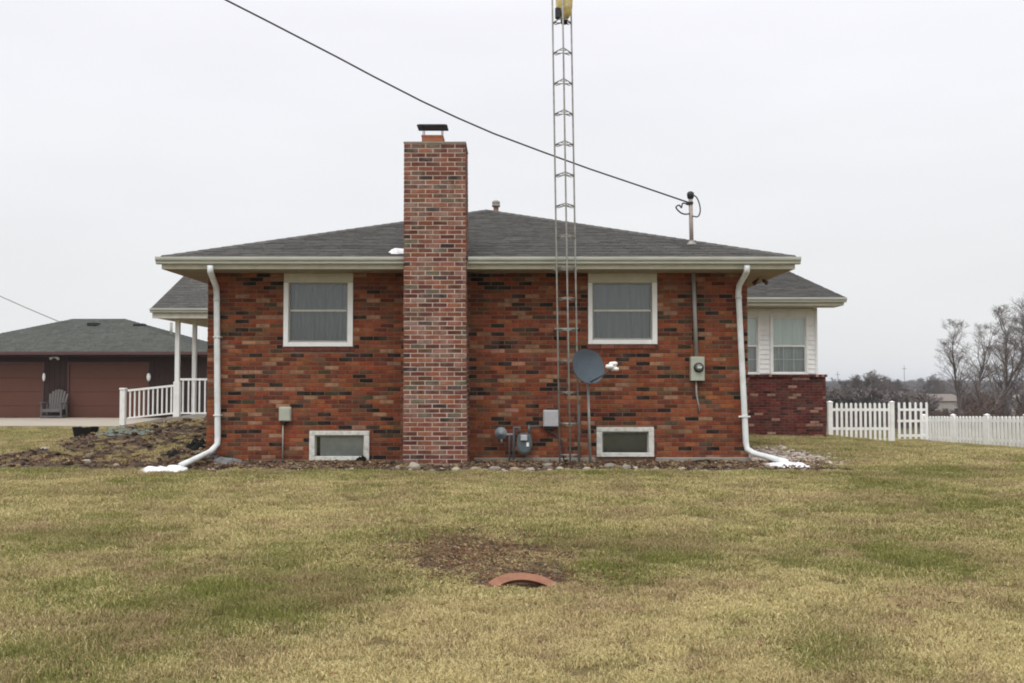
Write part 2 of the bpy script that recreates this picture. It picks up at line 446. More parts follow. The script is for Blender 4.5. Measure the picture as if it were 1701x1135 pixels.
def brick_box(mb, L, H, D, tint, o=Vector((0, 0, 0)), U=Vector((1, 0, 0)), Nn=Vector((0, -1, 0)), j=.0012):
    """a brick whose back plane holds o (its lower left corner) and whose face stands D out along Nn"""
    c = .0035; ins = D - .004
    def q(u, z, d): return o + U * u + Vector((0, 0, z)) + Nn * d
    rj = lambda: random.uniform(-j, j)
    back = [(0, 0), (L, 0), (L, H), (0, H)]
    outer = [(u + rj(), z + rj()) for u, z in back]
    inner = [(c, c), (L - c, c), (L - c, H - c), (c, H - c)]
    v = [q(u, z, -.01) for u, z in outer] + [q(u, z, ins) for u, z in outer] + [q(u + rj(), z + rj(), D + rj()) for u, z in inner]
    f = [(8, 9, 10, 11)]
    for i in range(4):
        k = (i + 1) % 4
        f.append((i, k, 4 + k, 4 + i)); f.append((4 + i, 4 + k, 8 + k, 8 + i))
    if U.cross(Vector((0, 0, 1))).dot(Nn) < 0: f = [t[::-1] for t in f]
    mb.add(v, f, tint)

def intervals(u0, u1, z0, z1, holes):
    iv = [(u0, u1)]
    for (a, b_, c, d) in holes:
        if c < z1 - .012 and d > z0 + .012:
            nv = []
            for (p, q) in iv:
                if b_ <= p or a >= q: nv.append((p, q)); continue
                if a > p: nv.append((p, a))
                if b_ < q: nv.append((b_, q))
            iv = nv
    return iv

class Variants:
    def __init__(s, pal, L, H, D, n=40, m_=None):
        s.m = []
        for i in range(n):
            mb = MB(); t = pick(pal); brick_box(mb, L, H, D, t)
            me = mb.mesh('brick'); me.materials.append(m_ or M['brick']); s.m.append(me)
    def get(s): return random.choice(s.m)

def brick_wall(wall, W, z0, z1, holes, o, U, Nn, pal, mod=.219, course=.0675, joint=.0102, D=.006, single=None, smax=0, trim=None, corner=True):
    """brick faces over a mortar body; the ones nearest 'single' are parts of their own, the rest one joined part"""
    rest = MB(); full = []; nrow = int(round((z1 - z0) / course)); course = (z1 - z0) / nrow
    H = course - joint
    for r in range(nrow):
        z = z0 + r * course
        Wr = W if trim is None else W - trim * (z - z0)
        off = (r % 2) * mod * .5
        for (a, b_) in intervals(0, Wr, z, z + course, holes):
            u = math.floor((a - off) / mod) * mod + off
            while u < b_:
                p = max(u, a) + (0 if u < a - 1e-6 else 0); q = min(u + mod - joint, b_)
                if u < a: p = a
                if q - p > .025:
                    pos = o + U * p + Vector((0, 0, z + joint * .5))
                    if single is not None and abs((q - p) - (mod - joint)) < 1e-6:
                        full.append(((Vector((pos.x, pos.y, pos.z)) - single).length, pos))
                    else:
                        brick_box(rest, q - p, H, D + random.uniform(-.0015, .002), pick(pal), pos, U, Nn)
                u += mod
    full.sort(key=lambda t: t[0])
    if single is not None:
        V = Variants(pal, mod - joint, H, D, 60, M['chimney_brick'] if pal is PC else M['brick'])
        for d, pos in full[:smax]: shared('brick', V.get(), pos + Nn * random.uniform(-.0015, .0015), wall)
        for d, pos in full[smax:]: brick_box(rest, mod - joint, H, D + random.uniform(-.0015, .002), pick(pal), pos, U, Nn)
    rb = rest.build('brick', M['chimney_brick'] if pal is PC else M['brick'], wall, kind='stuff')
    return rb

def wall_cells(mb, u0, u1, z0, z1, holes, place):
    us = sorted(set([u0, u1] + [h[0] for h in holes] + [h[1] for h in holes])); zs = sorted(set([z0, z1] + [h[2] for h in holes] + [h[3] for h in holes]))
    for i in range(len(us) - 1):
        for j in range(len(zs) - 1):
            cu, cz = (us[i] + us[i + 1]) / 2, (zs[j] + zs[j + 1]) / 2
            if us[i] < u0 - 1e-6 or us[i + 1] > u1 + 1e-6 or zs[j] < z0 - 1e-6 or zs[j + 1] > z1 + 1e-6: continue
            if any(h[0] < cu < h[1] and h[2] < cz < h[3] for h in holes): continue
            place(mb, us[i], us[i + 1], zs[j], zs[j + 1])

# ------------------------------------------------------------------ THE HOUSE
YW = 16.2; XL = -4.82; XR = 3.73; ZT = 2.975; Z0 = .03
YE = 15.6; EL, ER = -5.36, 4.33; ZE = 3.16          # eave line of the roof
house = thing('brick_house', 'low red brick ranch house with grey hip roof and tall brick chimney', 'house', (0, YW, 0))
XO, ZO = Vector((1, 0, 0)), Vector((0, -1, 0))

def rect_at(x0, x1, y0, y1, Y=YW):
    a = at(x0, y1, Y); c = at(x1, y0, Y); return a.x, c.x, a.z, c.z
WL = rect_at(471, 587, 452, 576); WR = rect_at(977, 1091, 452, 572)
BLw = rect_at(514, 614, 716, 765); BRw = rect_at(991, 1086, 710, 759)
BLw = (BLw[0], BLw[1], max(BLw[2], .0), BLw[3]); BRw = (BRw[0], BRw[1], BRw[2], BRw[3])
WL = (WL[0], WL[1], WL[2], ZT + .01); WR = (WR[0], WR[1], WR[2], ZT + .01)
ch_l, ch_r = at(669.5, 760, 15.42).x, at(776, 760, 15.42).x

holes = [WL, WR, BLw, BRw]
mb = MB(); wall_cells(mb, XL, XR, -.3, ZT, holes, lambda m, a, b_, c, d: m.box(a, b_, YW, YW + .25, c, d))
wall = mb.build('wall', M['mortar'], house)
hs = [(h[0] - XL, h[1] - XL, h[2], h[3]) for h in holes]
# a soldier row of bricks under each big window
sills = [(WL[0] - .02 - XL, WL[1] + .02 - XL, WL[2] - .075, WL[2]), (WR[0] - .02 - XL, WR[1] + .02 - XL, WR[2] - .075, WR[2])]
hid = [(ch_l + .02 - XL, ch_r - .02 - XL, 0, 5)]
brick_wall(wall, XR - XL, Z0, ZT, hs + sills + hid, Vector((XL, YW, 0)), XO, ZO, PW, single=Vector((-.1, YW, 1.3)), smax=300)
for s_ in sills:
    mb = MB(); u = s_[0]
    while u < s_[1] - .03:
        o_ = Vector((XL + u, YW - .01, s_[2] + .004)); brick_box(mb, min(.21, s_[1] - u), .062, .012, pick([(1, (.24, .07, .045)), (1, (.15, .045, .035))]), o_, XO, ZO); u += .219
    mb.build('window_sill', M['brick'], house)
# side walls (same brick)
for (X, Nn, y1) in ((XR, Vector((1, 0, 0)), 23.9), (XL, Vector((-1, 0, 0)), 29.0)):
    mb = MB(); mb.box(X - (.25 if Nn.x > 0 else 0), X + (0 if Nn.x > 0 else .25), YW + .252, y1, -.3, ZT)
    mb.box(X - (.25 if Nn.x > 0 else 0), X + (0 if Nn.x > 0 else .25), YW + .001, YW + .252, -.3, ZT - .001) if False else None
    w = mb.build('wall', M['mortar'], house)
    brick_wall(w, y1 - YW, Z0, ZT, [], Vector((X, YW, 0)), Vector((0, 1, 0)), Nn, PW)
# foundation ledge
mb = MB()
mb.box(-.6, BRw[0] - .02, YW - .045, YW - .001, -.25, .055, bev=.008); mb.box(BRw[1] + .02, XR + .02, YW - .05, YW - .001, -.25, .062, bev=.01)
mb.build('foundation_ledge', M['concrete'], house)
mb = MB(); mb.box(XL + .3, XR - .3, YW + .5, 23.5, ZT - .05, ZT); mb.box(XL + .26, XR - .26, 23.6, 23.8, 0, ZT)
mb.build('ceiling', M['dark_room'], house)

def curtain(parent, x0, x1, z0, z1, Y, m, folds=9, amp=.018):
    mb = MB(); n = folds * 6
    for i in range(n):
        pass
    vs = []; fs = []
    for i in range(n + 1):
        x = x0 + (x1 - x0) * i / n; y = Y + amp * math.sin(i / n * folds * 2 * math.pi + .6 * math.sin(i * .7)) + amp * .4 * random.uniform(-1, 1)
        vs += [(x, y, z0), (x, y, z1)]
    fs = [(2 * i, 2 * i + 2, 2 * i + 3, 2 * i + 1) for i in range(n)]
    mb.add(vs, fs, (1, 1, 1), True)
    return mb.build('curtain', m, parent)

def big_window(h, gl, ymeet, shade):
    """h the opening; gl the glass rectangle"""
    x0, x1, z0, z1 = h; gx0, gx1, gz0, gz1 = gl
    win = None
    mb = MB(); yf = YW - .03
    mb.box(x0, gx0, yf, YW + .1, z0, gz1, bev=.004); mb.box(gx1, x1, yf, YW + .1, z0, gz1, bev=.004)
    mb.box(gx0 + .0005, gx1 - .0005, yf + .002, YW + .1, z0, gz0, bev=.004)
    win = mb.build('window', M['white'], house)
    mb = MB(); mb.box(x0, x1, YW - .022, YW + .1, gz1 + .001, ZT - .004, bev=.003); mb.build('header_panel', M['trim'], win)
    mb = MB(); t = .022
    for (a, b_, c, d) in ((gx0, gx0 + t, gz0, gz1), (gx1 - t, gx1, gz0, gz1), (gx0 + t, gx1 - t, gz0, gz0 + t * 1.4), (gx0 + t, gx1 - t, gz1 - t, gz1)):
        mb.box(a + .001, b_ - .001, YW + .025, YW + .06, c + .001, d - .001)
    mb.build('sash', M['pipe'], win)
    mb = MB(); mb.box(gx0 + t, gx1 - t, YW + .018, YW + .05, ymeet - .014, ymeet + .014, bev=.003); mb.build('meeting_rail', M['trim'], win)
    for (c, d, y) in ((gz0 + t, ymeet - .015, YW + .040), (ymeet + .015, gz1 - t, YW + .046)):
        mb = MB(); mb.box(gx0 + t, gx1 - t, y, y + .004, c, d); mb.build('pane', M['glass'], win)
    curtain(win, gx0 + .03, gx1 - .03, gz0 + .01, gz1 - .01, YW + .14, M['curtain'], 12 if shade else 3, .028 if shade else .008)
    mb = MB(); mb.box(gx0 - .02, gx1 + .02, YW + .22, YW + .235, gz0 - .02, gz1 + .02); mb.build('dark_room', M['dark_room'], win)
def gr(x0, x1, y0, y1, Y=YW):
    a = at(x0, y1, Y); c = at(x1, y0, Y); return (a.x, c.x, a.z, c.z)
big_window(WL, gr(479, 578, 470, 569), at(500, 516, YW).z, True)
big_window(WR, gr(984, 1083, 470, 565), at(500, 516, YW).z, False)

def low_window(h, shade):
    x0, x1, z0, z1 = h; t = .085; mb = MB(); yf = YW - .035
    mb.box(x0, x1, yf, YW + .1, z1 - t * .8, z1, bev=.006); mb.box(x0, x1, yf - .006, YW + .1, z0, z0 + t * .75, bev=.006)
    mb.box(x0, x0 + t, yf + .002, YW + .1, z0 + t * .75 + .001, z1 - t * .8 - .001, bev=.004); mb.box(x1 - t, x1, yf + .002, YW + .1, z0 + t * .75 + .001, z1 - t * .8 - .001, bev=.004)
    win = mb.build('basement_window', M['oldframe'], house)
    mb = MB(); t2 = t + .02
    mb.box(x0 + t, x1 - t, YW + .045, YW + .05, z0 + t * .7, z1 - t * .75); mb.build('pane', M['clear'] if shade else M['glass'], win)
    mb = MB(); mb.box(x0 + t + .002, x0 + t2, YW + .02, YW + .044, z0 + t * .76, z1 - t * .81); mb.box(x1 - t2, x1 - t - .002, YW + .02, YW + .044, z0 + t * .76, z1 - t * .81)
    mb.box(x0 + t2, x1 - t2, YW + .02, YW + .044, z1 - t * .8 - .022, z1 - t * .81); mb.build('sash', M['pipe'], win)
    mb = MB(); mb.box(x0 + t + (.07 if shade else .0), x1 - t, YW + .075, YW + .08, z0 + .03, z1 - .03); mb.build('window_blind', M['frost'] if shade else M['frost2'], win)
    mb = MB(); mb.box(x0 + .02, x1 - .02, YW + .2, YW + .215, z0, z1); mb.build('dark_room', M['dark_room'], win)
low_window(BLw, True); low_window(BRw, False)

# ---- chimney
CY = 15.42; CZT = at(720, 238, CY).z
mb = MB(); W0 = ch_r - ch_l; tr = .0075
W1 = W0 - tr * CZT
mb.add([(ch_l, CY, -.3), (ch_r, CY, -.3), (ch_r, YW - .01, -.3), (ch_l, YW - .01, -.3), (ch_l, CY, CZT), (ch_l + W1, CY, CZT), (ch_l + W1, YW - .01, CZT), (ch_l, YW - .01, CZT)],
       [(0, 3, 2, 1), (4, 5, 6, 7), (0, 1, 5, 4), (1, 2, 6, 5), (2, 3, 7, 6), (3, 0, 4, 7)])
chim = mb.build('chimney', M['chimney_mortar'], house)
brick_wall(chim, W0, .02, CZT - .01, [], Vector((ch_l, CY, 0)), XO, ZO, PC, mod=.2215, course=.0695, joint=.0145, D=.006, single=Vector((-1.2, CY, 2.4)), smax=300, trim=tr)
for (X, Nn) in ((ch_r, Vector((1, 0, 0))), (ch_l, Vector((-1, 0, 0)))):
    rest = MB(); nrow = 69; c_ = (CZT - .03) / nrow
    for r in range(nrow):
        z = .02 + r * c_; xx = X - (tr * z if Nn.x > 0 else 0); u = -(r % 2) * .11
        while u < YW - .02 - CY:
            p = max(0, u); q = min(u + .209, YW - .02 - CY)
            if q - p > .03: brick_box(rest, q - p, c_ - .0125, .006, pick(PC), Vector((xx, CY + p, z + .006)), Vector((0, 1, 0)), Nn)
            u += .2215
    rest.build('brick', M['chimney_brick'], chim, kind='stuff')
# brick at the back of the stack where it stands above the roof
rest = MB(); z = 3.4
while z < CZT - .07:
    u = 0
    while u < W1 - .03:
        brick_box(rest, min(.209, W1 - u), .057, .006, pick(PC), Vector((ch_l + u, YW - .01, z)), XO, Vector((0, 1, 0))); u += .2215
    z += .0695
rest.build('brick', M['chimney_brick'], chim, kind='stuff')
mb = MB(); a, b_ = ch_l - .012, ch_l + W1 + .012
mb.add([(a, CY - .012, CZT), (b_, CY - .012, CZT), (b_, YW, CZT), (a, YW, CZT), (a, CY - .012, CZT + .022), (b_, CY - .012, CZT + .022), (b_, YW, CZT + .022), (a, YW, CZT + .022),
        (a + .28, CY + .26, CZT + .05), (b_ - .28, CY + .26, CZT + .05), (b_ - .28, YW - .26, CZT + .05), (a + .28, YW - .26, CZT + .05)],
       [(0, 3, 2, 1), (0, 1, 5, 4), (1, 2, 6, 5), (2, 3, 7, 6), (3, 0, 4, 7), (4, 5, 9, 8), (5, 6, 10, 9), (6, 7, 11, 10), (7, 4, 8, 11), (8, 9, 10, 11)])
mb.build('mortar_crown', M['concrete'], chim)
fy = 15.78; f0, f1 = at(702, 230, fy).x, at(737, 230, fy).x; fz = at(720, 224.5, fy - .166).z
mb = MB(); mb.box(f0, f1, fy - .16, fy + .16, CZT + .02, fz, bev=.012); mb.box(f0 - .006, f1 + .006, fy - .166, fy + .166, fz - .03, fz + .004, bev=.006); mb.build('flue', M['flue'], chim)
c0, c1 = at(694, 210, fy).x, at(744, 210, fy).x; cz0, cz1 = at(720, 217, fy + .17).z, at(720, 205.5, fy - .17).z
mb = MB(); mb.box(c0, c1, fy - .17, fy + .17, cz0, cz1 - .02, bev=.01); mb.box(c0 + .02, c1 - .02, fy - .15, fy + .15, cz1 - .02, cz1, bev=.008)
for sx_ in (f0 + .02, f1 - .02):
    for sy in (fy - .14, fy + .14): mb.tube([(sx_, sy, fz - .02), (sx_, sy, cz0 + .01)], .006, 6)
mb.build('chimney_cap', M['black'], chim)

# ---- roofs
def shtint(k=1.0):
    v = random.uniform(.88, 1.12) * k
    if random.random() < .08: v *= .82
    return (.086 * v, .082 * v, .075 * v)
def shingles(parent, O, U, V, ext, vmax, singles=0, exp=.142, wid=.305, tk=.009, toff=1.0):
    """overlapping tabs over a roof plane; O eave origin, U along the eave, V up the slope"""
    Nv = U.cross(V).normalized()
    if Nv.z < 0: Nv = -Nv
    rest = MB(); cnt = 0; r = 0; v = -.02
    protos = []
    if singles:
        for i in range(16):
            p = MB(); tabs(p, Vector((0, 0, 0)), U, V, Nv, wid - .006, exp, tk, shtint(toff)); me = p.mesh('shingle'); me.materials.append(M['shingle']); protos.append(me)
    while v < vmax:
        e0, e1 = ext(max(0, v)); e2, e3 = ext(min(vmax, v + exp))
        u = e0 - (r % 2) * wid * .5 - (r % 3) * .03
        while u < e1:
            a = max(u, max(e0, min(e0, e2))); b_ = min(u + wid - .006, e1)
            if b_ - a > .02:
                o_ = O + U * a + V * v
                # tabs that meet a hip are cut along it
                la = max(a, min(e2, b_)); lb = min(b_, max(e3, a))
                if singles and cnt < singles and a == u and b_ < e1 - 1e-6 and la == a and lb == b_:
                    ob = shared('shingle', random.choice(protos), o_ + Nv * random.uniform(0, .002), parent); cnt += 1
                else:
                    tabs(rest, o_, U, V, Nv, b_ - a, exp, tk, shtint(toff), la - a, lb - a)
            u += wid
        v += exp; r += 1
    rest.build('shingle', M['shingle'], parent, kind='stuff')
def tabs(mb, o, U, V, N, w, exp, tk, t, l=0.0, rgt=None):
    if rgt is None: rgt = w
    top = exp * 1.0
    v = [o, o + U * w, o + U * rgt + V * top, o + U * l + V * top]
    h = tk * random.uniform(.8, 1.3)
    a = [p + N * (h + .004 if i < 2 else .003) for i, p in enumerate(v)]
    bq = [o - N * .004, o + U * w - N * .004]
    mb.add(a + bq + [v[2], v[3]], [(0, 1, 2, 3), (4, 5, 1, 0), (5, 6, 2, 1), (7, 4, 0, 3)], t)
HW = (ER - EL) / 2; PK_ = at(787, 350, YE + HW); PEAK = Vector(((EL + ER) / 2, YE + HW, PK_.z)); rise = PEAK.z - ZE
RB = 29.6   # ridge of the cross wing
roof = None
mb = MB(); q = .0
A, B_, C_, D_ = (EL, YE, ZE), (ER, YE, ZE), tuple(PEAK), (PEAK.x, RB, PEAK.z)
lb, rb2 = (EL, RB + 1, ZE), (ER, RB + 1, ZE)
th = .05
def dn(p): return (p[0], p[1], p[2] - th)
P8 = [A, B_, C_, (PEAK.x, RB + 1, PEAK.z), lb, rb2]
mb.add(P8 + [dn(p) for p in P8], [(0, 1, 2), (0, 2, 3, 4), (1, 5, 3, 2), (6, 8, 7), (6, 10, 9, 8), (7, 8, 9, 11), (0, 6, 7, 1), (0, 4, 10, 6), (1, 7, 11, 5)])
roof = mb.build('roof', mat('roof_deck', (.05, .048, .045), .95), house)
Vf = Vector((0, HW, rise)); Lf = Vf.length
shingles(roof, Vector((EL, YE, ZE)), Vector((1, 0, 0)), Vf.normalized(), lambda v: (HW * v / Lf, 2 * HW - HW * v / Lf), Lf, singles=290)
Vs = Vector((-HW, 0, rise)); shingles(roof, Vector((ER, YE, ZE)), Vector((0, 1, 0)), Vs.normalized(), lambda v: (HW * v / Lf, RB + 1 - YE), Lf)
Vs = Vector((HW, 0, rise)); shingles(roof, Vector((EL, YE, ZE)), Vector((0, 1, 0)), Vs.normalized(), lambda v: (HW * v / Lf, RB + 1 - YE), Lf)
# hip and ridge caps
mb = MB()
def caps(p, q, n):
    p, q = Vector(p), Vector(q); d = (q - p) / n; s_ = Vector((-d.y, d.x, 0)).normalized() * .13
    for i in range(n):
        a = p + d * i; c = a + d * 1.05; up = Vector((0, 0, .026)); dw = Vector((0, 0, -.018))
        t = shtint(.95)
        mb.add([a + s_ + dw, a + up, a - s_ + dw, c + s_ + dw, c + up - Vector((0, 0, .006)), c - s_ + dw], [(0, 1, 4, 3), (1, 2, 5, 4), (0, 2, 1)], t)
caps(A, C_, 34); caps(B_, C_, 34); caps(C_, (PEAK.x, RB + 1, PEAK.z), 45)
mb.build('ridge_cap', M['shingle'], roof)
# drip edge, fascia, soffit, gutter
mb = MB(); mb.box(EL, ER, YE - .004, YE + .02, ZT - .002, ZE - .055, bev=.002)
for X, s_ in ((EL, 1), (ER, -1)): mb.box(X, X + s_ * .022, YE + .021, 30.4, ZT - .002, ZE - .055)
mb.build('fascia', M['trim'], house)
mb = MB(); n = 0; y = YE + .024
mb.box(EL + .024, ER - .024, YE + .022, YW - .002, ZT, ZT + .012)
mb.box(EL + .024, XL - .002, YW - .001, 25.0, ZT, ZT + .012); mb.box(XR + .002, ER - .024, YW - .001, 23.1, ZT, ZT + .012)
mb.build('soffit', M['soffit'], house)
def gutter_prof(): return [(0, 0), (-.075, 0), (-.085, .012), (-.085, .035), (-.115, .062), (-.12, .085), (-.12, .107), (-.108, .107), (-.108, .085), (-.075, .05), (-.07, .012), (0, .012)]
def gutter(x0, x1, Y, zb, parent=house, name='gutter'):
    p = [(Y + a, zb + b_) for (a, b_) in gutter_prof()]
    m = MB(); m.prism(p, 'X', x0, x1)
    endp = [(Y, zb), (Y - .075, zb), (Y - .085, zb + .035), (Y - .115, zb + .062), (Y - .12, zb + .107), (Y, zb + .107)]
    m.prism(endp, 'X', x0 - .003, x0 - .0005); m.prism(endp, 'X', x1 + .0005, x1 + .003)
    return m.build(name, M['gutter'], parent)
GB = ZE - .118
gutter(EL - .06, ch_l - .006, YE - .006, GB); gutter(ch_r + .006, ER + .06, YE - .006, GB)
mb = MB(); mb.box(EL - .02, ch_l - .01, YE - .03, YE - .012, ZE - .018, ZE - .004); mb.box(ch_r + .01, ER + .02, YE - .03, YE - .012, ZE - .018, ZE - .004); mb.build('drip_edge', M['white'], house)

# downspouts
def path(pts): return pts
SQ = dict(n=12, flat=.78)
Yd = YW - .10
pl = [at(349, 441, YE - .06), at(349.5, 452, YE - .05), at(359, 477, Yd), at(360, 490, Yd), at(361.5, 725, Yd), at(361, 738, Yd), at(350, 750, Yd - .2), at(316, 771, Yd - 1.25), at(301, 779, Yd - 1.5)]
pl[-2].z = g(pl[-2].x, pl[-2].y) + .10; pl[-1].z = g(pl[-1].x, pl[-1].y) + .055; pl[6].z = max(pl[6].z, .12)
ds = MB().tube(pl, .048, **SQ).build('downspout', M['spout'], house)
def collar(ds, pts, ks):
    for k in ks:
        a, b_ = Vector(pts[k]), Vector(pts[k + 1]); d = (b_ - a).normalized(); q = a + d * min(.05, (b_ - a).length * .4)
        MB().tube([q, q + d * .05], .052, **SQ).build('elbow_collar', M['spout'], ds)
collar(ds, pl, (3, 6))
mb = MB()
for py in (560, 690):
    c = at(361, py, Yd); mb.box(c.x - .056, c.x + .056, Yd - .046, YW - .004, c.z - .01, c.z + .01)
mb.build('strap', M['spout'], ds)
pr = [at(1241, 441, YE - .06), at(1240.5, 452, YE - .05), at(1228, 474, Yd), at(1226.5, 486, Yd), at(1239, 735, Yd), at(1241, 746, Yd), at(1252, 753, Yd - .1), at(1296, 768, Yd - .55), at(1308, 770, Yd - .62)]
pr[-2].z = g(pr[-2].x, pr[-2].y) + .085; pr[-1].z = g(pr[-1].x, pr[-1].y) + .05
ds = MB().tube(pr, .047, **SQ).build('downspout', M['spout'], house)
collar(ds, pr, (3, 5))
mb = MB(); c = at(1236.5, 692, Yd); mb.box(c.x - .10, c.x + .085, Yd - .045, Yd - .036, c.z - .012, c.z + .012); mb.box(c.x - .056, c.x + .056, Yd - .044, YW - .004, c.z - .01, c.z + .01); mb.build('strap', M['spout'], ds)

# vent pipe behind the hip
vy = 21.6; vb = at(824, 358, vy); vt = at(824, 333, vy)
mb = MB(); mb.tube([(vb.x, vy, PEAK.z - .3), (vb.x, vy, vt.z - .14)], .055, 14)
v = mb.build('vent_pipe', mat('rusty_vent', (.20, .13, .10), .6, metal=.4, var=.3, scale=20), roof)
MB().lathe([(.03, -.15), (.085, -.14), (.088, -.10), (.075, -.085), (.085, -.07), (.085, -.03), (.04, 0)], (vb.x, vy, vt.z), 16).build('vent_pipe_cap', M['galv'], roof)

# ---- east wing with siding over a low brick wall
YG = 23.9; SC = 71.1
kx = at(1372, 690, YG).x; kz = at(1300, 622.5, YG).z; sxr = at(1360, 560, YG).x
mb = MB(); mb.box(XR - .3, kx, YG, YG + .3, -.6, kz); mb.box(kx - .3, kx, YG + .301, 35, -.9, kz)
kw = mb.build('wing_wall', M['knee_mortar'], house, label='low dark red brick wall under the white siding')
brick_wall(kw, kx - XR - .02, -.1, kz - .06, [], Vector((XR + .02, YG, 0)), XO, ZO, PK, mod=.2, course=.064)
brick_wall(kw, 11, -.3, kz - .06, [], Vector((kx, YG, 0)), Vector((0, 1, 0)), Vector((1, 0, 0)), PK, mod=.2, course=.064)
mb = MB(); u = XR + .02
while u < kx:
    mb.box(u, min(u + .06, kx + .03), YG - .05, YG + .1, kz - .055, kz + .005, tint=pick(PK), bev=.004); u += .068
mb.build('brick_coping', M['brick'], kw)
YS_ = YG + .12; sz1 = ZT + .0
w1 = gr(1283, 1338, 527, 620, YS_); w2 = gr(1222, 1258, 527, 620, YS_)
mb = MB(); wh = [(w1[0], w1[1], kz - 1, w1[3]), (w2[0] - .3, w2[1], kz - 1, w2[3])]
wall_cells(mb, XR - .2, sxr, kz + .006, sz1, [(w1[0], w1[1], kz + .006, w1[3]), (w2[1] - .78, w2[1], kz + .006, w2[3])], lambda m, a, b_, c, d: m.box(a, b_, YS_ + .012, YS_ + .2, c, d))
mb.box(sxr - .15, sxr - .002, YS_ + .201, 35, kz + .006, sz1)
sw = mb.build('siding_wall', M['white'], house)
bh = .112; z = kz + .03; tr_w = .05
while z < sz1 - .02:
    z2 = min(z + bh, sz1)
    for (a, b_) in intervals(XR + .01, sxr - .05, z, z2, [(w1[0] - tr_w, w1[1] + tr_w, 0, w1[3] + tr_w), (w2[1] - .78 - tr_w, w2[1] + tr_w, 0, w2[3] + tr_w)]):
        m2 = MB(); m2.prism([(YS_ + .01, z), (YS_ - .012, z), (YS_ - .008, z + .004), (YS_ + .006, z2), (YS_ + .01, z2)], 'X', a, b_); m2.build('siding_board', M['white'], sw)
    z += bh
mb = MB(); mb.box(sxr - .05, sxr + .004, YS_ - .016, YS_ + .04, kz + .006, sz1, bev=.003); mb.box(sxr - .005, sxr + .0045, YS_ + .041, 35, kz + .006, sz1); mb.build('corner_trim', M['white'], sw)
def wing_window(w, pair):
    x0, x1, z0, z1 = w; mb = MB()
    for (a, b_, c, d) in ((x0 - tr_w, x0, z0, z1), (x1, x1 + tr_w, z0, z1), (x0 - tr_w, x1 + tr_w, z1, z1 + tr_w), (x0 - tr_w, x1 + tr_w, z0 - .035, z0)):
        mb.box(a + .0005, b_ - .0005, YS_ - .03, YS_ + .03, c + .0005, d - .0005, bev=.003)
    win = mb.build('window', M['white'], house)
    zm = (z0 + z1) / 2 - .02; t = .03; mb = MB()
    for (a, b_, c, d) in ((x0, x0 + t, z0, z1), (x1 - t, x1, z0, z1), (x0 + t, x1 - t, z0, z0 + t), (x0 + t, x1 - t, z1 - t, z1), (x0 + t, x1 - t, zm - .02, zm + .02)):
        mb.box(a + .001, b_ - .001, YS_ + .0, YS_ + .035, c + .001, d - .001)
    mb.build('sash', M['white'], win)
    for (c, d) in ((z0 + t, zm - .02), (zm + .02, z1 - t)):
        mb = MB(); mb.box(x0 + t, x1 - t, YS_ + .015, YS_ + .019, c, d); mb.build('pane', M['clear'], win)
        for k in (1, 2):
            xx = x0 + t + (x1 - x0 - 2 * t) * k / 3; mb = MB(); mb.box(xx - .007, xx + .007, YS_ + .021, YS_ + .027, c, d); mb.build('muntin', M['white'], win)
        mb = MB(); zz = (c + d) / 2; mb.box(x0 + t, x1 - t, YS_ + .0275, YS_ + .032, zz - .007, zz + .007); mb.build('muntin', M['white'], win)
    curtain(win, x0 + .01, x1 - .01, zm, z1 - .01, YS_ + .06, M['curtain_pale'], 4, .01)
    curtain(win, x0 + .01, x1 - .01, z0, zm - .003, YS_ + .12, M['curtain'], 4, .01)
    mb = MB(); mb.box(x0, x1, YS_ + .21, YS_ + .22, z0, z1); mb.build('dark_room', M['dark_room'], win)
wing_window(w1, False); wing_window((w2[1] - .78, w2[1], w2[2], w2[3]), True)
# wing roof: gable facing east
YGE = YG - .62; wer = at(1402, 494, YGE).x; wez = at(1402, 494, YGE).z
wr = Vector((0, RB - YGE, PEAK.z - .03 - wez)); lw = wr.length
mb = MB(); X0 = PEAK.x
pf = [(YGE, wez), (RB, PEAK.z - .03), (36.2, wez - .02), (36.2, wez - .08), (RB, PEAK.z - .09), (YGE, wez - .06)]
mb.prism(pf, 'X', XR - .5, wer); wroof = mb.build('wing_roof', bpy.data.materials['roof_deck'], house)
shingles(wroof, Vector((XR - .5, YGE, wez)), Vector((1, 0, 0)), wr.normalized(), lambda v: (0, wer + .03 - XR + .5), lw)
mb = MB(); mb.box(XR + .01, wer - .01, YGE - .002, YGE + .02, wez - .19, wez - .06); mb.box(XR + .01, wer - .012, YGE + .021, YS_ - .01, wez - .188, wez - .176)
mb.prism([(YGE + .02, wez - .15), (YGE + .02, wez - .062), (RB, PEAK.z - .095), (36.1, wez - .09), (36.1, wez - .2), (RB, PEAK.z - .2)], 'X', wer - .012, wer + .012)
mb.prism([(YG + .1, ZT - .05), (YG + .1, ZT + .02), (RB, PEAK.z - .11), (35, ZT)], 'X', sxr - .1, sxr - .004)
mb.build('fascia', M['trim'], wroof)
gutter(XR + .64, wer + .03, YGE - .003, wez - .118, wroof)
# dark twin flood lamp under the east eave
fl = at(1262, 456, 16.9); fl.z = ZT
t = thing('flood_light', 'small bronze twin flood light under the right-hand corner of the eave', 'lamp', fl)
mb = MB(); mb.lathe([(.05, 0), (.05, -.03), (.02, -.045)], fl, 14); mb.build('mounting_plate', M['soffit'], t)
for s_ in (-1, 1):
    d = Vector((s_ * .065, -.04, -.06)); mb = MB(); mb.tube([fl + Vector((0, 0, -.03)), fl + d * .6, fl + d, fl + d * 1.7], [.01, .015, .028, .04], 12)
    mb.build('lamp_head', mat('bronze_lamp', (.10, .06, .035), .5) if s_ < 0 else bpy.data.materials['bronze_lamp'], t)

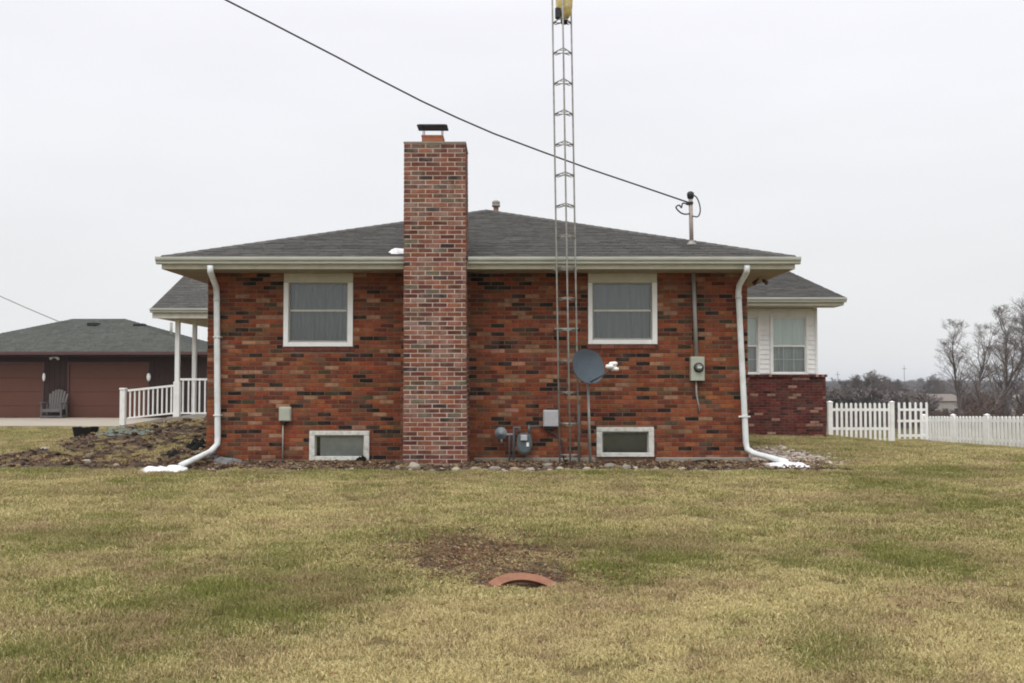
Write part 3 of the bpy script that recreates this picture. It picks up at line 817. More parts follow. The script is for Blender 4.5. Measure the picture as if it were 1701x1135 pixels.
# ---- west porch
PY = 26.0; pex = at(253, 520, PY).x; pez = at(253, 512, PY).z
mb = MB(); mb.prism([(PY, pez), (RB, PEAK.z - .03), (33.6, pez), (33.6, pez - .06), (RB, PEAK.z - .09), (PY, pez - .06)], 'X', pex, XL + .5)
proof = mb.build('porch_roof', bpy.data.materials['roof_deck'], house)
vr = Vector((0, RB - PY, PEAK.z - .03 - pez))
shingles(proof, Vector((pex - .03, PY, pez)), Vector((1, 0, 0)), vr.normalized(), lambda v: (0, XL + .5 - pex), vr.length)
mb = MB(); mb.box(pex, XL - .01, PY, PY + .02, pez - .26, pez - .06)
mb.prism([(PY + .021, pez - .24), (PY + .021, pez - .062), (RB, PEAK.z - .095), (33.5, pez - .1), (33.5, pez - .24)], 'X', pex - .002, pex + .02); mb.build('fascia', M['trim'], proof)
mb = MB(); mb.box(pex + .021, XL - .01, PY + .021, 33.4, pez - .245, pez - .23); mb.build('soffit', M['soffit'], proof)
gutter(pex - .03, EL - .0, PY - .003, pez - .118, proof)
pz = at(295, 692, 26.5).z; px_ = at(295, 600, 26.5).x
mb = MB(); mb.box(px_ - .2, XL - .01, 26.3, 31.5, pz - .13, pz - .01, bev=.01); deck = mb.build('porch_floor', M['concrete'], house)
mb = MB(); mb.box(px_ - .02, XL - .011, 26.42, 31.4, -.3, pz - .131); pf_ = mb.build('porch_foundation', M['mortar'], house)
brick_wall(pf_, XL - px_, -.2, pz - .14, [], Vector((px_ - .02, 26.42, 0)), XO, ZO, PW)
pzt = pez - .246
mb = MB(); mb.box(px_ - .055, px_ + .055, 26.44, 26.55, pz + .9, pzt, bev=.006); mb.box(px_ - .08, px_ + .08, 26.42, 26.58, pz - .009, pz + .9, bev=.008); mb.build('porch_post', M['white'], house)
x2 = at(323, 600, 28.4).x
mb = MB(); mb.box(x2 - .055, x2 + .055, 28.35, 28.46, pz - .009, pzt, bev=.006); mb.build('porch_post', M['white'], house)
def railing(p, q, n, h, first=True):
    p, q = Vector(p), Vector(q)
    mb = MB(); up = Vector((0, 0, 1))
    for hh, w in ((h, .035), (.09, .025)):
        a, c = p + up * hh, q + up * hh
        mb.add([a + Vector((0, -w, -w)), a + Vector((0, w, -w)), a + Vector((0, w, w * .6)), a + Vector((0, -w, w * .6)), c + Vector((0, -w, -w)), c + Vector((0, w, -w)), c + Vector((0, w, w * .6)), c + Vector((0, -w, w * .6))],
               [(0, 1, 2, 3), (7, 6, 5, 4), (0, 4, 5, 1), (1, 5, 6, 2), (2, 6, 7, 3), (3, 7, 4, 0)])
    r = mb.build('railing', M['white'], house)
    bm = MB(); bm.box(-.017, .017, -.017, .017, .09, h - .03); me = bm.mesh('baluster'); me.materials.append(M['white'])
    for i in range(n):
        f = (i + .5) / n; shared('baluster', me, p.lerp(q, f), r)
    return r
railing((px_ + .08, 26.5, pz), (XL - .05, 26.5, pz), 26, at(300, 630, 26.5).z - pz)
nwx = at(204, 690, 26.5).x; nz0 = at(204, 704, 26.5).z
mb = MB(); mb.box(nwx - .065, nwx + .065, 26.44, 26.57, nz0 - .1, at(204, 648, 26.5).z, bev=.006); mb.box(nwx - .08, nwx + .08, 26.425, 26.585, at(204, 648, 26.5).z, at(204, 646, 26.5).z + .02, bev=.01); mb.build('newel_post', M['white'], house)
rp = at(212, 700, 26.5); rq = at(288, 692, 26.5)
railing(rp, rq, 10, .80)
mb = MB(); mb.add([(nwx - .3, 26.35, nz0 - .1), (px_ - .2, 26.35, pz - .02), (px_ - .2, 28, pz - .02), (nwx - .3, 28, nz0 - .1), (nwx - .3, 26.35, -.4), (px_ - .2, 26.35, -.4), (px_ - .2, 28, -.4), (nwx - .3, 28, -.4)],
                  [(0, 1, 2, 3), (0, 4, 5, 1), (3, 7, 4, 0)]); mb.build('ramp', M['concrete'], house)
# small bin on the porch
a = at(312, 690, 26.9)

# ------------------------------------------------------------------ things on and by the wall
S = 1 / 105.0
# service mast, cable and meter
t = thing('service_mast', 'grey electric service mast with dark weatherhead rising through the roof', 'service mast', at(1148, 404, 16.5))
mY = 16.62; mt = at(1147, 326, mY); mb0 = at(1149, 404, mY)
MB().tube([(mb0.x, mY, mb0.z - .12), (mt.x, mY, mt.z)], .034, 14).build('mast', mat('aged_steel', (.36, .31, .27), .6, metal=.2, var=.2, scale=20), t)
MB().lathe([(.085, -.01), (.08, .015), (.045, .05), (.04, .07)], (mb0.x, mY, mb0.z - .03), 16).build('roof_boot', M['galv'], t)
mb = MB(); mb.lathe([(.035, -.05), (.052, -.03), (.06, .02), (.055, .055), (.03, .075), (.008, .08)], (mt.x, mY, mt.z), 16); mb.build('weatherhead', M['black'], t)
def loop(pxs, r=.009):
    pts = [at(x, y, mY - .03) for x, y in pxs]; out = []
    for i in range(len(pts) - 1):
        p0 = pts[max(0, i - 1)]; p1 = pts[i]; p2 = pts[i + 1]; p3 = pts[min(len(pts) - 1, i + 2)]
        for k in range(5):
            u = k / 5; out.append(.5 * ((2 * p1) + (p2 - p0) * u + (2 * p0 - 5 * p1 + 4 * p2 - p3) * u * u + (3 * p1 - p0 - 3 * p2 + p3) * u ** 3))
    out.append(pts[-1]); return out
MB().tube(loop([(1149, 323), (1157, 328), (1162, 340), (1163, 352), (1159, 360), (1150, 359)]), .011, 6).build('service_loop', M['wire'], t)
MB().tube(loop([(1142, 339), (1134, 338), (1132, 345), (1128, 341), (1123, 345), (1130, 353), (1138, 356), (1146, 355)]), .013, 6).build('service_loop', M['wire'], t)
mb = MB(); c = at(1146, 338, mY); mb.box(c.x - .06, c.x + .05, mY - .045, mY + .045, c.z - .025, c.z + .025, bev=.01); mb.build('cable_clamp', M['black'], t)
wp = [(300, -42), (375, 0), (440, 33), (500, 64), (560, 95), (620, 127), (700, 168), (760, 196), (820, 222), (900, 252), (980, 281), (1060, 308), (1142, 336)]
pts = []
for (x, y) in wp: pts.append(at(x, y, 13.6 + (mY - 13.6) * ((x - 300) / 842.0)))
d = (pts[0] - pts[1]).normalized()
pre = [pts[0] + d * s_ + Vector((0, 0, .01 * s_ * s_)) for s_ in (14, 10, 6, 3)]
MB().tube(pre + pts, .0135, 6).build('service_cable', M['wire'], loc=pts[-1], label='black overhead electric cable sloping down across the sky to the service mast', cat='cable')

t = thing('electric_meter', 'grey electric meter box with round glass dial under a straight conduit', 'electric meter', at(1157, 633, YW))
x0, x1 = at(1145, 600, YW).x, at(1168, 600, YW).x; z0, z1 = at(1150, 633, YW).z, at(1150, 593, YW).z
mb = MB(); mb.box(x0, x1, YW - .13, YW - .007, z0, z1, bev=.01); mb.build('meter_box', M['box'], t)
c = at(1158, 611, YW); mb = MB(); c.y = YW - .13
mb.lathe([(.078, 0), (.078, .02), (.07, .03)], c, 24, axis='Y'); mb.build('meter_ring', M['black'], t)
mb = MB(); mb.lathe([(.055, .028), (.055, .05), (.045, .07), (.02, .078)], c, 20, axis='Y'); mb.build('dial', mat('dial_glass', (.16, .17, .16), .15, spec=.6), t)
mb = MB(); mb.box(c.x - .03, c.x + .035, c.y - .083, c.y - .077, c.z - .012, c.z + .018); mb.build('dial_plate', M['trim'], t)
mb = MB(); mb.tube([(at(1151, 500, YW).x, YW - .06, ZT - .002), (at(1155, 500, YW).x, YW - .06, z1 - .01)], .032, 14); mb.build('conduit', M['pipe'], t)
mb = MB(); mb.tube([at(1156, 633, YW - .06), at(1157, 655, YW - .05), at(1160, 670, YW - .04), at(1162, 686, YW - .012)], .014, 10); mb.build('ground_conduit', M['pipe'], t)

def utility_box(name, label, cat, x0, x1, y0, y1, dep, m, bev=.012):
    c = at((x0 + x1) / 2, y1, YW); t = thing(name, label, cat, c)
    a, b_ = at(x0, y0, YW), at(x1, y1, YW)
    mb = MB(); mb.box(a.x, b_.x, YW - dep, YW - .007, b_.z, a.z, bev=bev); mb.build('housing', m, t)
    mb = MB(); mb.box(a.x + .012, b_.x - .012, YW - dep - .012, YW - dep + .002, b_.z + .012, a.z - .02, bev=.005); mb.build('cover', m, t)
    return t, a, b_
t, a, b_ = utility_box('utility_box', 'small beige green utility box low on the wall left of the basement window', 'utility box', 465, 485, 676, 700, .09, M['box'])
mb = MB(); mb.tube([(a.x + .06, YW - .04, b_.z + .01), (a.x + .06, YW - .04, -.05)], .012, 8); mb.build('conduit', M['pipe'], t)
mb = MB(); mb.lathe([(.03, 0), (.03, .05)], (a.x + .08, YW - .05, b_.z - .05), 12); mb.build('fitting', M['black'], t)
t, a, b_ = utility_box('telephone_box', 'pale grey plastic box on the wall beside the gas meter', 'utility box', 902, 929, 681, 709, .12, M['nid'])
mb = MB(); mb.tube([(a.x + .05, YW - .05, b_.z + .01), (a.x + .05, YW - .06, b_.z - .05), (a.x + .16, YW - .05, b_.z - .10), (a.x + .30, YW - .04, b_.z - .22), (a.x + .33, YW - .04, -.03)], .012, 8); mb.build('wire', M['wire'], t)
mb = MB(); mb.box(a.x + .02, b_.x - .06, YW - .09, YW - .02, b_.z - .045, b_.z - .002, bev=.01); mb.build('cable_gland', M['black'], t)

# gas meter
t = thing('gas_meter', 'dark grey gas meter with round regulator on pipes by the wall', 'gas meter', at(871, 765, YW - .1))
gy = YW - .19; c = at(871, 738, gy)
mb = MB()
prof = [(-.115, -.02), (-.12, .06), (-.10, .14), (-.05, .175), (.05, .175), (.10, .14), (.12, .06), (.115, -.02), (.09, -.11), (.04, -.15), (-.04, -.15), (-.09, -.11)]
mb.prism([(c.x + u, c.z + w) for u, w in prof], 'Y', gy - .07, gy + .07)
mb.prism([(c.x + u * .8, c.z + w * .8) for u, w in prof], 'Y', gy - .10, gy - .071); mb.prism([(c.x + u * .8, c.z + w * .8) for u, w in prof], 'Y', gy + .071, gy + .1)
mb.build('meter_body', M['meter'], t)
mb = MB(); mb.box(c.x - .06, c.x + .045, gy - .135, gy - .101, c.z + .06, c.z + .15, bev=.008); mb.build('index', M['nid'], t)
mb = MB(); mb.box(c.x + .03, c.x + .07, gy - .11, gy - .1015, c.z - .03, c.z + .03); mb.build('badge', M['white'], t)
mb = MB(); zt_ = c.z + .26
mb.tube([(c.x - .075, gy, c.z + .16), (c.x - .075, gy, zt_), (c.x - .16, gy, zt_), (c.x - .165, gy, c.z + .10), (c.x - .165, gy, -.05)], .02, 10)
mb.tube([(c.x + .075, gy, c.z + .16), (c.x + .075, gy, zt_ + .02), (c.x + .075, YW + .02, zt_ + .02)], .02, 10)
mb.tube([(c.x + .08, gy, zt_ + .015), (c.x + .27, gy + .1, zt_ + .015), (c.x + .27, YW, zt_ + .015)], .012, 8)
mb.build('pipe', M['meter'], t)
rc = at(832, 720, gy)
mb = MB(); mb.lathe([(.03, -.04), (.095, -.03), (.098, -.005), (.098, .01), (.06, .03), (.035, .055), (.03, .085)], rc, 20, axis='Y'); mb.tube([rc + Vector((.05, 0, -.02)), (c.x - .17, gy, rc.z - .02)], .02, 8); mb.tube([rc + Vector((.01, 0, -.09)), rc + Vector((.01, 0, -.15))], .02, 8)
mb.build('regulator', mat('regulator_grey', (.21, .24, .25), .5, var=.15), t)

# lattice tower
t = thing('antenna_tower', 'tall slim galvanised lattice tower leaning slightly in front of the eave', 'antenna tower', (.86, 15.26, 0))
def tpos(off, z): return Vector((.857 - .0145 * z + off[0], 15.26 + off[1], z))
O3 = [(-.142, .09), (.142, .09), (.0, -.17)]
for o_ in O3: MB().tube([tpos(o_, z) for z in (-.1, 2, 4, 6, 8.4)], .013, 10).build('leg', M['galv'], t)
mb = MB()
for i in range(3):
    p, q = Vector((*O3[i], 0)), Vector((*O3[(i + 1) % 3], 0))
    mb.tube([p, q], .0075, 6); mb.tube([p + (q - p) * .12 - Vector((0, 0, .03)), p + (q - p) * .5 + Vector((0, 0, .004)), p + (q - p) * .88 - Vector((0, 0, .03))], .007, 6)
rm = mb.mesh('rung'); rm.materials.append(M['galv'])
z = 3.9 - 8 * .467
while z < 8.3:
    shared('rung', rm, tpos((0, 0), z), t); z += .467
for z in (2.05, 2.93):
    mb = MB()
    p = tpos(O3[0], z); q = tpos(O3[1], z); mb.tube([p + Vector((-.05, .02, 0)), q + Vector((.03, .02, 0))], .011, 6)
    if z < 2.9:
        mb.tube([p, Vector((p.x - .02, YW - .006, z))], .011, 6); mb.tube([q, Vector((q.x + .02, YW - .006, z))], .011, 6)
    else:
        mb.tube([p, Vector((p.x, YE - .02, z + .06))], .011, 6); mb.tube([q, Vector((q.x, YE - .02, z + .06))], .011, 6)
    mb.build('wall_bracket', M['galv'], t)
MB().tube([tpos((0, 0), 6.7), tpos((0, 0), 9.3)], .022, 10).build('mast', M['galv'], t)
zr = at(938, 22, 15.2).z
hc = tpos((.03, -.0), zr); mb = MB(); mb.lathe([(.04, -.08), (.075, -.05), (.10, .0), (.125, .1), (.13, .24), (.11, .34), (.05, .40)], hc, 20); mb.build('rotor_housing', M['ochre'], t)
mb = MB(); mb.lathe([(.05, -.14), (.055, -.09), (.045, -.06)], hc, 14); mb.box(hc.x - .14, hc.x - .04, hc.y - .10, hc.y - .03, hc.z - .09, hc.z + .08, bev=.015); mb.build('rotor_clamp', M['black'], t)

# satellite dish on its pole
dp = Vector((at(981, 760, 15.52).x, 15.52, 0)); t = thing('satellite_dish', 'dark blue grey satellite dish on a thin pole beside the lattice tower', 'satellite dish', (dp.x, dp.y, g(dp.x, dp.y)))
top = at(976.5, 633, 15.52)
MB().tube([(dp.x, dp.y, -.15), top], .021, 12).build('pole', M['galv'], t)
dc = at(974, 610, 15.36); yaw, el = R(34), R(14)
nrm = Vector((math.sin(yaw) * math.cos(el), -math.cos(yaw) * math.cos(el), math.sin(el)))
ux = Vector((math.cos(yaw), math.sin(yaw), 0)); uz = nrm.cross(ux) * -1
if uz.z < 0: uz = -uz
def dshell(off, flip):
    vs = []; fs = []; nr, ns = 10, 40
    for i in range(nr + 1):
        r = i / nr
        for j in range(ns):
            w = 2 * math.pi * j / ns; cx, sy = math.cos(w), math.sin(w)
            k = 1.0 if sy < 0 else (abs(cx) ** 2.4 + abs(sy) ** 2.4) ** (-1 / 2.4) * .97
            vs.append(dc + ux * (.300 * r * cx * k) + uz * (.27 * r * sy * k) + nrm * (.055 * r * r + off))
    for i in range(nr):
        for j in range(ns):
            a = i * ns + j; b2 = i * ns + (j + 1) % ns; f = (a, b2, b2 + ns, a + ns); fs.append(f[::-1] if flip else f)
    return vs, fs
mb = MB(); v1, f1_ = dshell(0, True); v2, f2_ = dshell(-.008, False); mb.add(v1, f1_, smooth=True); mb.add(v2, f2_, smooth=True)
b0 = 10 * 40
mb.add([v1[b0 + j] for j in range(40)] + [v2[b0 + j] for j in range(40)], [(j, (j + 1) % 40, (j + 1) % 40 + 40, j + 40) for j in range(40)])
mb.build('reflector', M['dish'], t)
mb = MB(); mb.box(dc.x - .05, dc.x + .05, dc.y + .035, 15.545, dc.z - .12, dc.z + .06, bev=.01); mb.tube([top + Vector((0, 0, -.02)), (dc.x + .01, 15.50, dc.z - .02)], .026, 10); mb.build('mount_bracket', M['black'], t)
lb_ = at(1019, 608, 15.02); arm0 = dc - uz * .24 + nrm * .03
mb = MB(); mb.tube([arm0, arm0.lerp(lb_, .55) + Vector((0, 0, -.03)), lb_ + Vector((0, 0, -.03))], .012, 8); mb.build('feed_arm', M['dish'], t)
for (ox, oz, r) in ((.0, .03, .036), (-.055, -.01, .034), (.02, -.045, .034)):
    p = lb_ + Vector((ox, 0, oz)); d_ = (dc - p).normalized(); mb = MB(); mb.tube([p - d_ * .06, p - d_ * .02, p + d_ * .02, p + d_ * .05, p + d_ * .06], [.022, r * .9, r * .9, r, r * .8], 14); mb.build('feed_horn', M['white'], t)
mb = MB(); mb.box(lb_.x - .07, lb_.x + .045, lb_.y - .015, lb_.y + .035, lb_.z - .05, lb_.z + .04, bev=.01); mb.build('feed_bracket', M['white'], t)

# stub pipes at the foot of the wall
for (x, yt, lab) in ((846, 724, 'short dark pipe standing out of the ground left of the gas meter'), (962, 672, 'thin green grey post behind the satellite dish pole')):
    p = at(x, yt, YW - .08); mb = MB(); mb.tube([(p.x, p.y, -.1), p], .014, 8)
    mb.build('ground_pipe', M['meter'], loc=(p.x, p.y, g(p.x, p.y)), label=lab, cat='pipe')

# ------------------------------------------------------------------ stones, snow, rubbish by the house
def rock(c, r, t, sq=(1, 1, .7), seed=0, mb=None, sub=2):
    mb = mb or MB(); vs = []; fs = []; ns, nr = (12, 7) if sub == 2 else (7, 4)
    rot = random.random() * 6.28
    for i in range(nr + 1):
        ph = math.pi * i / nr
        for j in range(ns):
            th_ = 2 * math.pi * j / ns; d_ = Vector((math.sin(ph) * math.cos(th_), math.sin(ph) * math.sin(th_), math.cos(ph)))
            k = 1 + .28 * mn.noise(d_ * 1.4 + Vector((seed * 3.7, seed, 1))) + .1 * mn.noise(d_ * 4 + Vector((seed, 2, 1)))
            x, y = d_.x * sq[0] * k * r, d_.y * sq[1] * k * r
            vs.append(Vector(c) + Vector((x * math.cos(rot) - y * math.sin(rot), x * math.sin(rot) + y * math.cos(rot), d_.z * sq[2] * k * r)))
    for i in range(nr):
        for j in range(ns):
            a = i * ns + j; b2 = i * ns + (j + 1) % ns; fs.append((a, a + ns, b2 + ns, b2))
    mb.add(vs, fs, t, sub == 2); return mb
pale = (.33, .30, .235); grey = (.22, .20, .17); warm = (.29, .225, .165)
st = [(688, 776, 18, pale, 'largest pale round stone at the lawn edge in front of the chimney'),
      (661, 775, 9, warm, 'small warm stone at the lawn edge just left of the chimney'),
      (910, 773, 13, grey, 'grey domed stone below the gas meter'),
      (930, 777, 12, pale, 'pale flat stone at the foot of the lattice tower'),
      (757, 779, 14, pale, 'low flat stone in front of the right chimney corner'),
      (790, 778, 15, warm, 'long warm flat stone right of the chimney'),
      (822, 778, 16, grey, 'flat grey stone between the chimney and the gas meter'),
      (855, 779, 14, warm, 'flat tan stone directly before the gas meter'),
      (882, 779, 10, pale, 'small pale stone just right of the gas meter'),
      (1012, 774, 13, grey, 'upright grey stone below the left end of the right basement window'),
      (1040, 776, 12, grey, 'low grey stone below the middle of the right basement window'),
      (1055, 777, 9, pale, 'small pale stone below the right end of the right basement window'),
      (975, 778, 13, pale, 'flat pale stone in front of the satellite dish pole'),
      (1134, 776, 6, (.6, .56, .48), 'very small bright pebble on the bed below the electric meter'),
      (1090, 779, 10, warm, 'small buff stone just right of the right basement window'),
      (144, 768, 11, pale, 'pale upright stone at the front of the earth mound'),
      (193, 771, 9, warm, 'small buff stone at the front of the earth mound beside the pale one'),
      (75, 745, 14, (.40, .38, .36), 'flat light grey slab on top of the earth mound left of the black tub')]
STN = []
for i, (px, py, w, c, lab) in enumerate(st):
    q = ground_at(px, min(py + 4, 783)); r = w * .62 * q.y / FPX; STN.append((q.x, q.y, r))
    z_ = g(q.x, q.y)
    mb = rock((q.x, q.y, z_ + r * .30), r, c, (1.1, .9, .75 if 'flat' not in lab else .45), seed=i)
    mb.build('edging_stone', M['stone'], loc=(q.x, q.y, z_), label=lab, cat='stone', group='stones lying along the edge of the beds')

def snow_patch(cx, cy, rx, ry, lab, h=.06, zfun=None, slope=None, seed=0):
    vs = []; fs = []; nr, ns = 7, 40
    for i in range(nr + 1):
        r = i / nr
        for j in range(ns):
            w = 2 * math.pi * j / ns; k = 1 + .35 * mn.noise(Vector((math.cos(w) * 1.6, math.sin(w) * 1.6, seed))) + .15 * mn.noise(Vector((math.cos(w) * 5, math.sin(w) * 5, seed)))
            x, y = cx + rx * r * k * math.cos(w), cy + ry * r * k * math.sin(w)
            z = zfun(x, y) + h * (1 - r ** 2.5) * (1 + .5 * mn.noise(Vector((x * 9, y * 9, seed)))) - (.02 if i == nr else 0)
            vs.append((x, y, z))
    for i in range(nr):
        for j in range(ns):
            a = i * ns + j; b2 = i * ns + (j + 1) % ns; fs.append((a, b2, b2 + ns, a + ns))
    MB().add(vs, fs, smooth=True).build('snow_patch', M['snow'], loc=(cx, cy, zfun(cx, cy)), label=lab, cat='snow')
q = ground_at(270, 781); snow_patch(q.x, q.y, .42, .36, 'thin patch of old snow where the left downspout empties', h=.032, zfun=g, seed=3)
q = ground_at(1308, 775); snow_patch(q.x, q.y, .38, .34, 'thin patch of old snow where the right downspout empties', zfun=g, seed=8)
rz = lambda x, y: ZE + (y - YE) * rise / HW + .012
q = at(652, 413, 15.95); snow_patch(ch_l - .15, 15.98, .17, .20, 'small patch of snow on the roof left of the chimney', h=.035, zfun=rz, seed=5)

# black tub on the mound
tb = ground_at(142, 729.5); tb.z -= .01
t = thing('plant_tub', 'black plastic plant tub with torn rim standing on the earth mound', 'tub', tb)
mb = MB(); n_ = 28; vs = []; 
for (k, hz) in ((.8, 0), (1.0, .26)):
    for j in range(n_):
        w = 2 * math.pi * j / n_; rr = (abs(math.cos(w)) ** 4 + abs(math.sin(w)) ** 4) ** -.25
        vs.append(tb + Vector((.265 * k * rr * math.cos(w), .19 * k * rr * math.sin(w), hz * 1.12 - (.045 * abs(mn.noise(Vector((j * .6, 3, 1)))) + .02 * random.random() if hz else -.01))))
for (k, hz) in ((.97, .25), (.85, .12)):
    for j in range(n_):
        w = 2 * math.pi * j / n_; rr = (abs(math.cos(w)) ** 4 + abs(math.sin(w)) ** 4) ** -.25
        z_ = vs[n_ + j].z - .004 if hz > .2 else tb.z + hz
        vs.append(Vector((tb.x + .265 * k * rr * math.cos(w), tb.y + .19 * k * rr * math.sin(w), z_)))
fs = [(i * n_ + j, i * n_ + (j + 1) % n_, (i + 1) * n_ + (j + 1) % n_, (i + 1) * n_ + j) for i in range(3) for j in range(n_)] + [tuple(range(n_))[::-1]]
mb.add(vs, fs); mb.build('tub_shell', M['rubber'], t)
mb = MB(); mb.add([vs[3 * n_ + j] for j in range(n_)], [tuple(range(n_))]); mb.build('potting_soil', M['clod'], t); 

# crumpled dark landscape fabric on the beds
def fabric(px, py, rx, ry, hgt, lab, seed, m=None):
    q = ground_at(px, py); vs = []; n_ = 13
    for j in range(n_):
        for i in range(n_):
            u, v = i / (n_ - 1) * 2 - 1, j / (n_ - 1) * 2 - 1
            k = 1 - .25 * abs(u * v); x = q.x + u * rx * k * (1 + .3 * mn.noise(Vector((v * 2, seed, 0)))); y = q.y + v * ry * k * (1 + .3 * mn.noise(Vector((u * 2, seed, 5))))
            e_ = (1 - max(abs(u), abs(v)) ** 3)
            vs.append((x, y, g(x, y) + .006 + hgt * e_ * (.55 + .9 * mn.noise(Vector((u * 2.6, v * 2.6, seed)))) + .012 * random.random() * e_))
    fs = [(j * n_ + i, j * n_ + i + 1, (j + 1) * n_ + i + 1, (j + 1) * n_ + i) for j in range(n_ - 1) for i in range(n_ - 1)]
    MB().add(vs, fs, smooth=False).build('ground_fabric', m or M['rubber'], loc=q, label=lab, cat='weed fabric')
greyf = mat('grey_fabric', (.16, .16, .16), .9, var=.3, scale=10)
fabric(325, 742, .16, .30, .10, 'black crumpled weed fabric at the left corner of the house', 1)
fabric(281, 757, .16, .16, .06, 'black scrap of weed fabric in the middle of the earth mound', 2)
fabric(600, 768, .11, .10, .10, 'black folded weed fabric under the right end of the left basement window', 4)
fabric(375, 770, .32, .22, .09, 'grey crumpled weed fabric right of the left downspout', 6, greyf)
fabric(1180, 768, .35, .10, .035, 'black strip of weed fabric below the electric meter', 7)
fabric(205, 717, .55, .45, .012, 'faded green grey weed fabric in front of the porch ramp', 9, mat('green_grey_fabric', (.12, .15, .12), .9, var=.4, scale=5))

# terracotta pipe rim half buried in the lawn
mb = MB(); n_ = 30; vs = []; base = Vector((.118, 7.36, 0)); gz = g(base.x, base.y)
tilt = R(31)
for i in range(n_ + 1):
    w = R(-62) + R(124) * i / n_
    for (r, dpt) in ((.342, 0), (.342, .07), (.272, .07), (.266, 0.0)):
        if r > .3 and dpt == 0: rr = r - .0
        else: rr = r
        lx = rr * math.sin(w); lu = rr * math.cos(w) - .19; ly = dpt
        y = lu * math.cos(tilt) * .75 + ly * math.sin(tilt); z = lu * math.sin(tilt) - ly * math.cos(tilt) * .5
        vs.append((base.x + lx, base.y + y, gz + .035 + z - .12 * lx + .02))
for i in range(n_):
    for j in range(4):
        a = i * 4 + j; b2 = i * 4 + (j + 1) % 4
        mb.f.append((a, b2, b2 + 4, a + 4)); mb.t.append((1, 1, 1)); mb.sm.append(False)
mb.v = [tuple(v) for v in vs]; mb.f += [(3, 2, 1, 0), (n_ * 4, n_ * 4 + 1, n_ * 4 + 2, n_ * 4 + 3)]; mb.t += [(1, 1, 1)] * 2; mb.sm += [False] * 2
mb.build('clay_pipe_rim', M['clay'], loc=(base.x, base.y, gz), label='curved rim of an orange clay pipe half buried in the lawn', cat='clay pipe')

# ------------------------------------------------------------------ the brown garage
GY = 39.5; gz0 = -.2
garage = thing('garage', 'low brown double garage with grey hip roof beyond the porch', 'garage', (-17, GY, gz0))
d2 = gr(113, 246, 604, 697, GY); d1r = at(72, 600, GY).x; d1 = (d1r - (d2[1] - d2[0]), d1r, d2[2], d2[3]); gx0, gx1 = -22.3, -12.1; gzt = at(100, 592, GY).z
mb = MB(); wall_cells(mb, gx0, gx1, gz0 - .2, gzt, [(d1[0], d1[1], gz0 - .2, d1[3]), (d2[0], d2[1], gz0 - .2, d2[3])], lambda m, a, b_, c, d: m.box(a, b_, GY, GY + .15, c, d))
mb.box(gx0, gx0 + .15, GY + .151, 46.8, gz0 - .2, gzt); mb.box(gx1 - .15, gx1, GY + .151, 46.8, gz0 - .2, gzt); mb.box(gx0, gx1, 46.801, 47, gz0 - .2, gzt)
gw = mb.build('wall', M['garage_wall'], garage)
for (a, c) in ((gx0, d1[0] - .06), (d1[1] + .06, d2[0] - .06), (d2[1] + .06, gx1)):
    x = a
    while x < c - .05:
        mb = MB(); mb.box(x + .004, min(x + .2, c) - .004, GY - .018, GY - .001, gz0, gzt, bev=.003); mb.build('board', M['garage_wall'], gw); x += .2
for dd in (d1, d2):
    mb = MB(); mb.box(dd[0] - .05, dd[0] + .02, GY - .025, GY + .1, gz0, dd[3] + .06); mb.box(dd[1] - .02, dd[1] + .05, GY - .025, GY + .1, gz0, dd[3] + .06); mb.box(dd[0] + .021, dd[1] - .021, GY - .026, GY + .1, dd[3] - .02, dd[3] + .06)
    door = mb.build('garage_door', M['garage_trim'], garage); hgt = (dd[3] - .02 - gz0) / 4
    for i in range(4):
        mb = MB(); mb.box(dd[0] + .02, dd[1] - .02, GY + .03, GY + .07, gz0 + i * hgt + .004, gz0 + (i + 1) * hgt - .004, bev=.004); mb.build('door_panel', M['garage_door'], door)
ge0, ge1, gey = -22.85, -11.55, GY - .62; gze = at(100, 584, gey).z; gHW = 4.25; grz = at(160, 530, gey + gHW).z
rl, rr_ = at(121, 530, gey + gHW).x, at(207, 530, gey + gHW).x
mb = MB(); Pg = [(ge0, gey, gze), (ge1, gey, gze), (ge1, gey + 2 * gHW, gze), (ge0, gey + 2 * gHW, gze), (rl, gey + gHW, grz), (rr_, gey + gHW, grz)]
mb.add(Pg + [(p[0], p[1], p[2] - .06) for p in Pg[:4]], [(0, 1, 5, 4), (1, 2, 5), (2, 3, 4, 5), (3, 0, 4), (0, 6, 7, 1), (1, 7, 8, 2), (2, 8, 9, 3), (3, 9, 6, 0), (6, 9, 8, 7)])
groof = mb.build('roof', bpy.data.materials['roof_deck'], garage)
gv = Vector((0, gHW, grz - gze)); gl_ = gv.length
def gsh(O, U, V, e):
    global shtint
    shingles(groof, O, U, V.normalized(), e, gl_, toff=1.0)
_old = shtint
def shtint(k=1.0):
    v = random.uniform(.85, 1.12); return (.080 * v, .086 * v, .074 * v)
gsh(Vector((ge0, gey, gze)), Vector((1, 0, 0)), gv, lambda v: ((rl - ge0) * v / gl_, (ge1 - ge0) - (ge1 - rr_) * v / gl_))
gv2 = Vector((-(ge1 - rr_), 0, grz - gze)); L2 = gv2.length; shingles(groof, Vector((ge1, gey, gze)), Vector((0, 1, 0)), gv2.normalized(), lambda v: (gHW * v / L2, 2 * gHW - gHW * v / L2), L2)
shtint = _old
mb = MB(); mb.box(ge0, ge1, gey - .10, gey - .002, gze - .13, gze - .01, bev=.01); mb.box(ge1 + .002, ge1 + .1, gey, gey + 2 * gHW, gze - .13, gze - .01, bev=.01); mb.build('gutter', M['garage_trim'], groof)
mb = MB(); mb.box(ge0 + .02, ge1 - .02, gey, GY - .001, gze - .19, gze - .165); mb.box(ge0 + .02, ge1 - .02, gey, gey + .02, gze - .165, gze - .06); mb.build('soffit', M['garage_wall'], groof)
